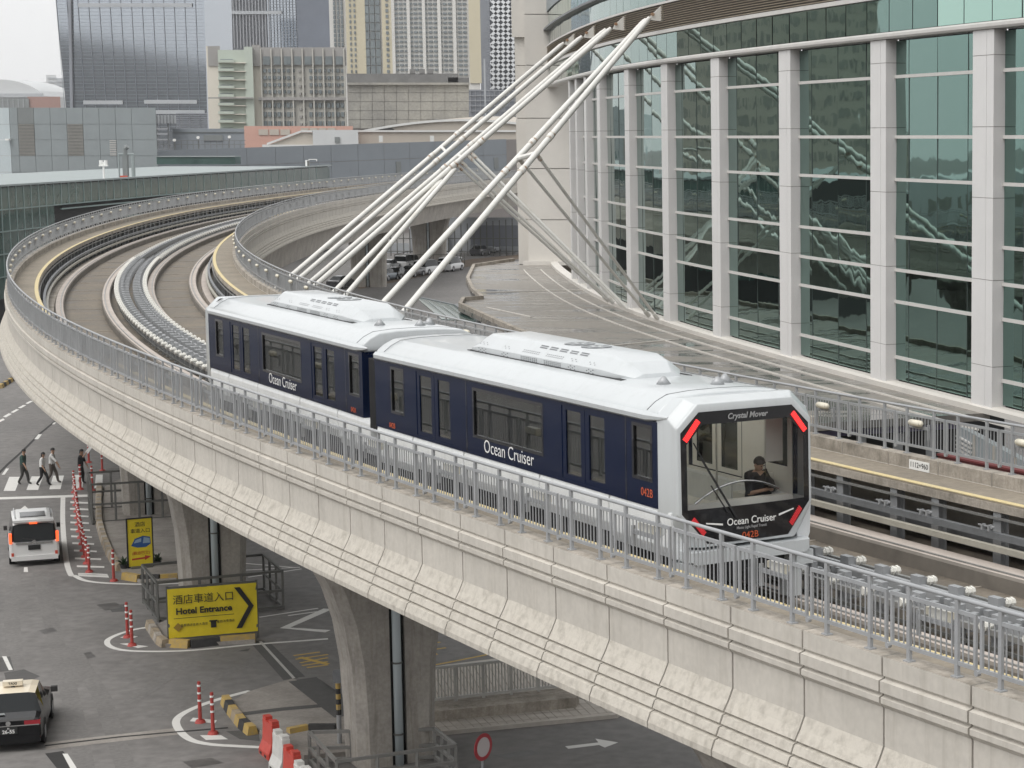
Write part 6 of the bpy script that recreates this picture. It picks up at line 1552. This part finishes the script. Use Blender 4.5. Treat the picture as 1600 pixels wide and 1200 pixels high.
J = walk(.28, .2, -.1); p3_ = person('woman in white top and black trousers walking in the middle of the crossing', az(67, 759, 0), FE, J, cl('white', (.72, .72, .70)), cl('black', (.015, .015, .017)), hair_len=.12, scale=1.0)
J = walk(.25, -.1, -.5); person('man in white shirt and grey trousers walking on the crossing', az(82, 755, 0), FE, J, cl('white', (.72, .72, .70)), cl('taupe', (.14, .12, .105)))
J = walk(.06, -.2, -.3); J['Relbow'] = (.2, .18, 1.36); J['Rwrist'] = (.16, .34, 1.55); J['Rgrip'] = (0, .5, .8)
wb = person('woman in black holding up a folded white paper near the kerb', az(127, 756, 0), FE, J, cl('black', (.015, .015, .017)), cl('black', (.015, .015, .017)), hair_len=.1, scale=1.04)
p = az(127, 756, 0); sc_ = 1.04
hp = Vector((p.x+.40*sc_, p.y-.16*sc_, 1.60*sc_)); t = thing('paper', 'folded white paper held up by the woman in black', 'paper', hp)
mb = MB(); mb.bar((0, 0, 0), (.30, 0, .42), .02, .16, up=(1, 0, -1)); mb.build('sheet', M_txtw, t); mb = MB(); mb.bar((.0, .02, .0), (.30, .025, .42), .012, .15, up=(1, 0, -1)); mb.build('sheet', M_txtw, t)
# seated attendant behind the windscreen
def cabp(x, y, z): return carA.matrix_world @ Vector((x, y, z))
bpy.context.view_layer.update()
S_ = dict(pelvis=(0, 0, .52), waist=(0, .03, .66), chest=(0, .07, .88), neck=(0, .10, 1.06), head=(-.01, .15, 1.15), face=(-.25, 1, -.45), up=(0, .28, 1),
    Lhip=(-.1, .02, .50), Lknee=(-.13, .42, .52), Lankle=(-.13, .44, .12), Ltoe=(-.13, .58, .06), Rhip=(.1, .02, .50), Rknee=(.13, .42, .52), Rankle=(.13, .44, .12), Rtoe=(.13, .58, .06),
    Lshoulder=(-.19, .08, .98), Lelbow=(-.26, .16, .70), Lwrist=(-.07, .38, .74), Rshoulder=(.19, .08, .98), Relbow=(.28, .18, .70), Rwrist=(.06, .38, .72), Lgrip=(.8, .5, .15), Rgrip=(-.8, .5, .15))
FACE = carA.rotation_euler.z - math.pi/2
S2 = dict(S_); S2.update(head=(.02, .20, 1.12), neck=(.0, .13, 1.04), face=(-.35, 1, -.55), Lelbow=(-.24, .22, .68), Lwrist=(-.05, .46, .76), Relbow=(.26, .24, .66), Rwrist=(.08, .46, .74))
at = person('man in a black t-shirt seated behind the windscreen looking down at his phone', cabp(-.44, .80, 10.66), FACE, S2, cl('black', (.015, .015, .017)), cl('dark', (.03, .03, .035)), scale=1.05)
pp = cabp(-.44+.56, .80, 10.66+.78*1.05); ph = thing('phone', 'dark phone held in the seated man\'s hands', 'phone', pp, FACE); mb = MB(); mb.bar((-.04, 0, 0), (.06, .02, .02), .07, .012); mb.build('case', M_kblk, ph)
mb = MB(); mb.box(-.035, .05, -.03, .03, .012, .016); mb.build('screen', M_cgl, ph)
bag = thing('black_bag', 'black bag on the seat next to the man in the train', 'bag', cabp(-.62, 1.14, 11.225)); mb = MB(); rings = []
for z, w in ((0, .2), (.12, .23), (.28, .18), (.36, .10)): rings.append([Vector((w*math.cos(q)*1.0, w*.75*math.sin(q), z)) for q in [k*math.pi/5 for k in range(10)]])
mb.grid(rings, True, 0, True).build('body', M_kblk, bag, True); mb = MB(); mb.tube((-.08, 0, .34), (0, 0, .48), .015, 6).tube((0, 0, .48), (.08, 0, .34), .015, 6); mb.build('handle', M_kblk, bag)
# passengers seen dimly through the side windows
pcs = [('white', (.55, .55, .53)), ('tan', (.30, .24, .16)), ('grey', (.20, .20, .20)), ('dark', (.04, .04, .05)), ('sand', (.40, .35, .26))]
for cr, x, y, c, seat, lab in ((carA, -5.2, -1.0, 4, 1, 'seated passenger in sand top at the big window of the front car, nearer the cab'), (carA, -7.1, -1.0, 3, 1, 'dark haired seated passenger at the rear part of the front car window'), (carA, -2.4, -.6, 1, 0, 'standing passenger in a tan coat inside the front door of the front car'), (carA, -3.1, -.3, 2, 0, 'standing passenger in grey inside the front door of the front car'), (carA, -9.6, -.5, 1, 0, 'standing passenger in tan behind the rear door of the front car'), (carA, -10.6, -.3, 4, 0, 'standing passenger in sand clothes behind the rear door of the front car')):
    nm, col = pcs[c]; z = 10.785
    person(lab, Vector((cr.matrix_world @ Vector((x, y, z)))), cr.rotation_euler.z+(math.pi if not seat else math.pi*.5), {**S_, 'face': (0, 1, 0)} if seat else walk(.03, 0, 0), cl(nm, col), cl('dark', (.03, .03, .035)), scale=1.0 if not seat else 1.05, hair_len=.1)
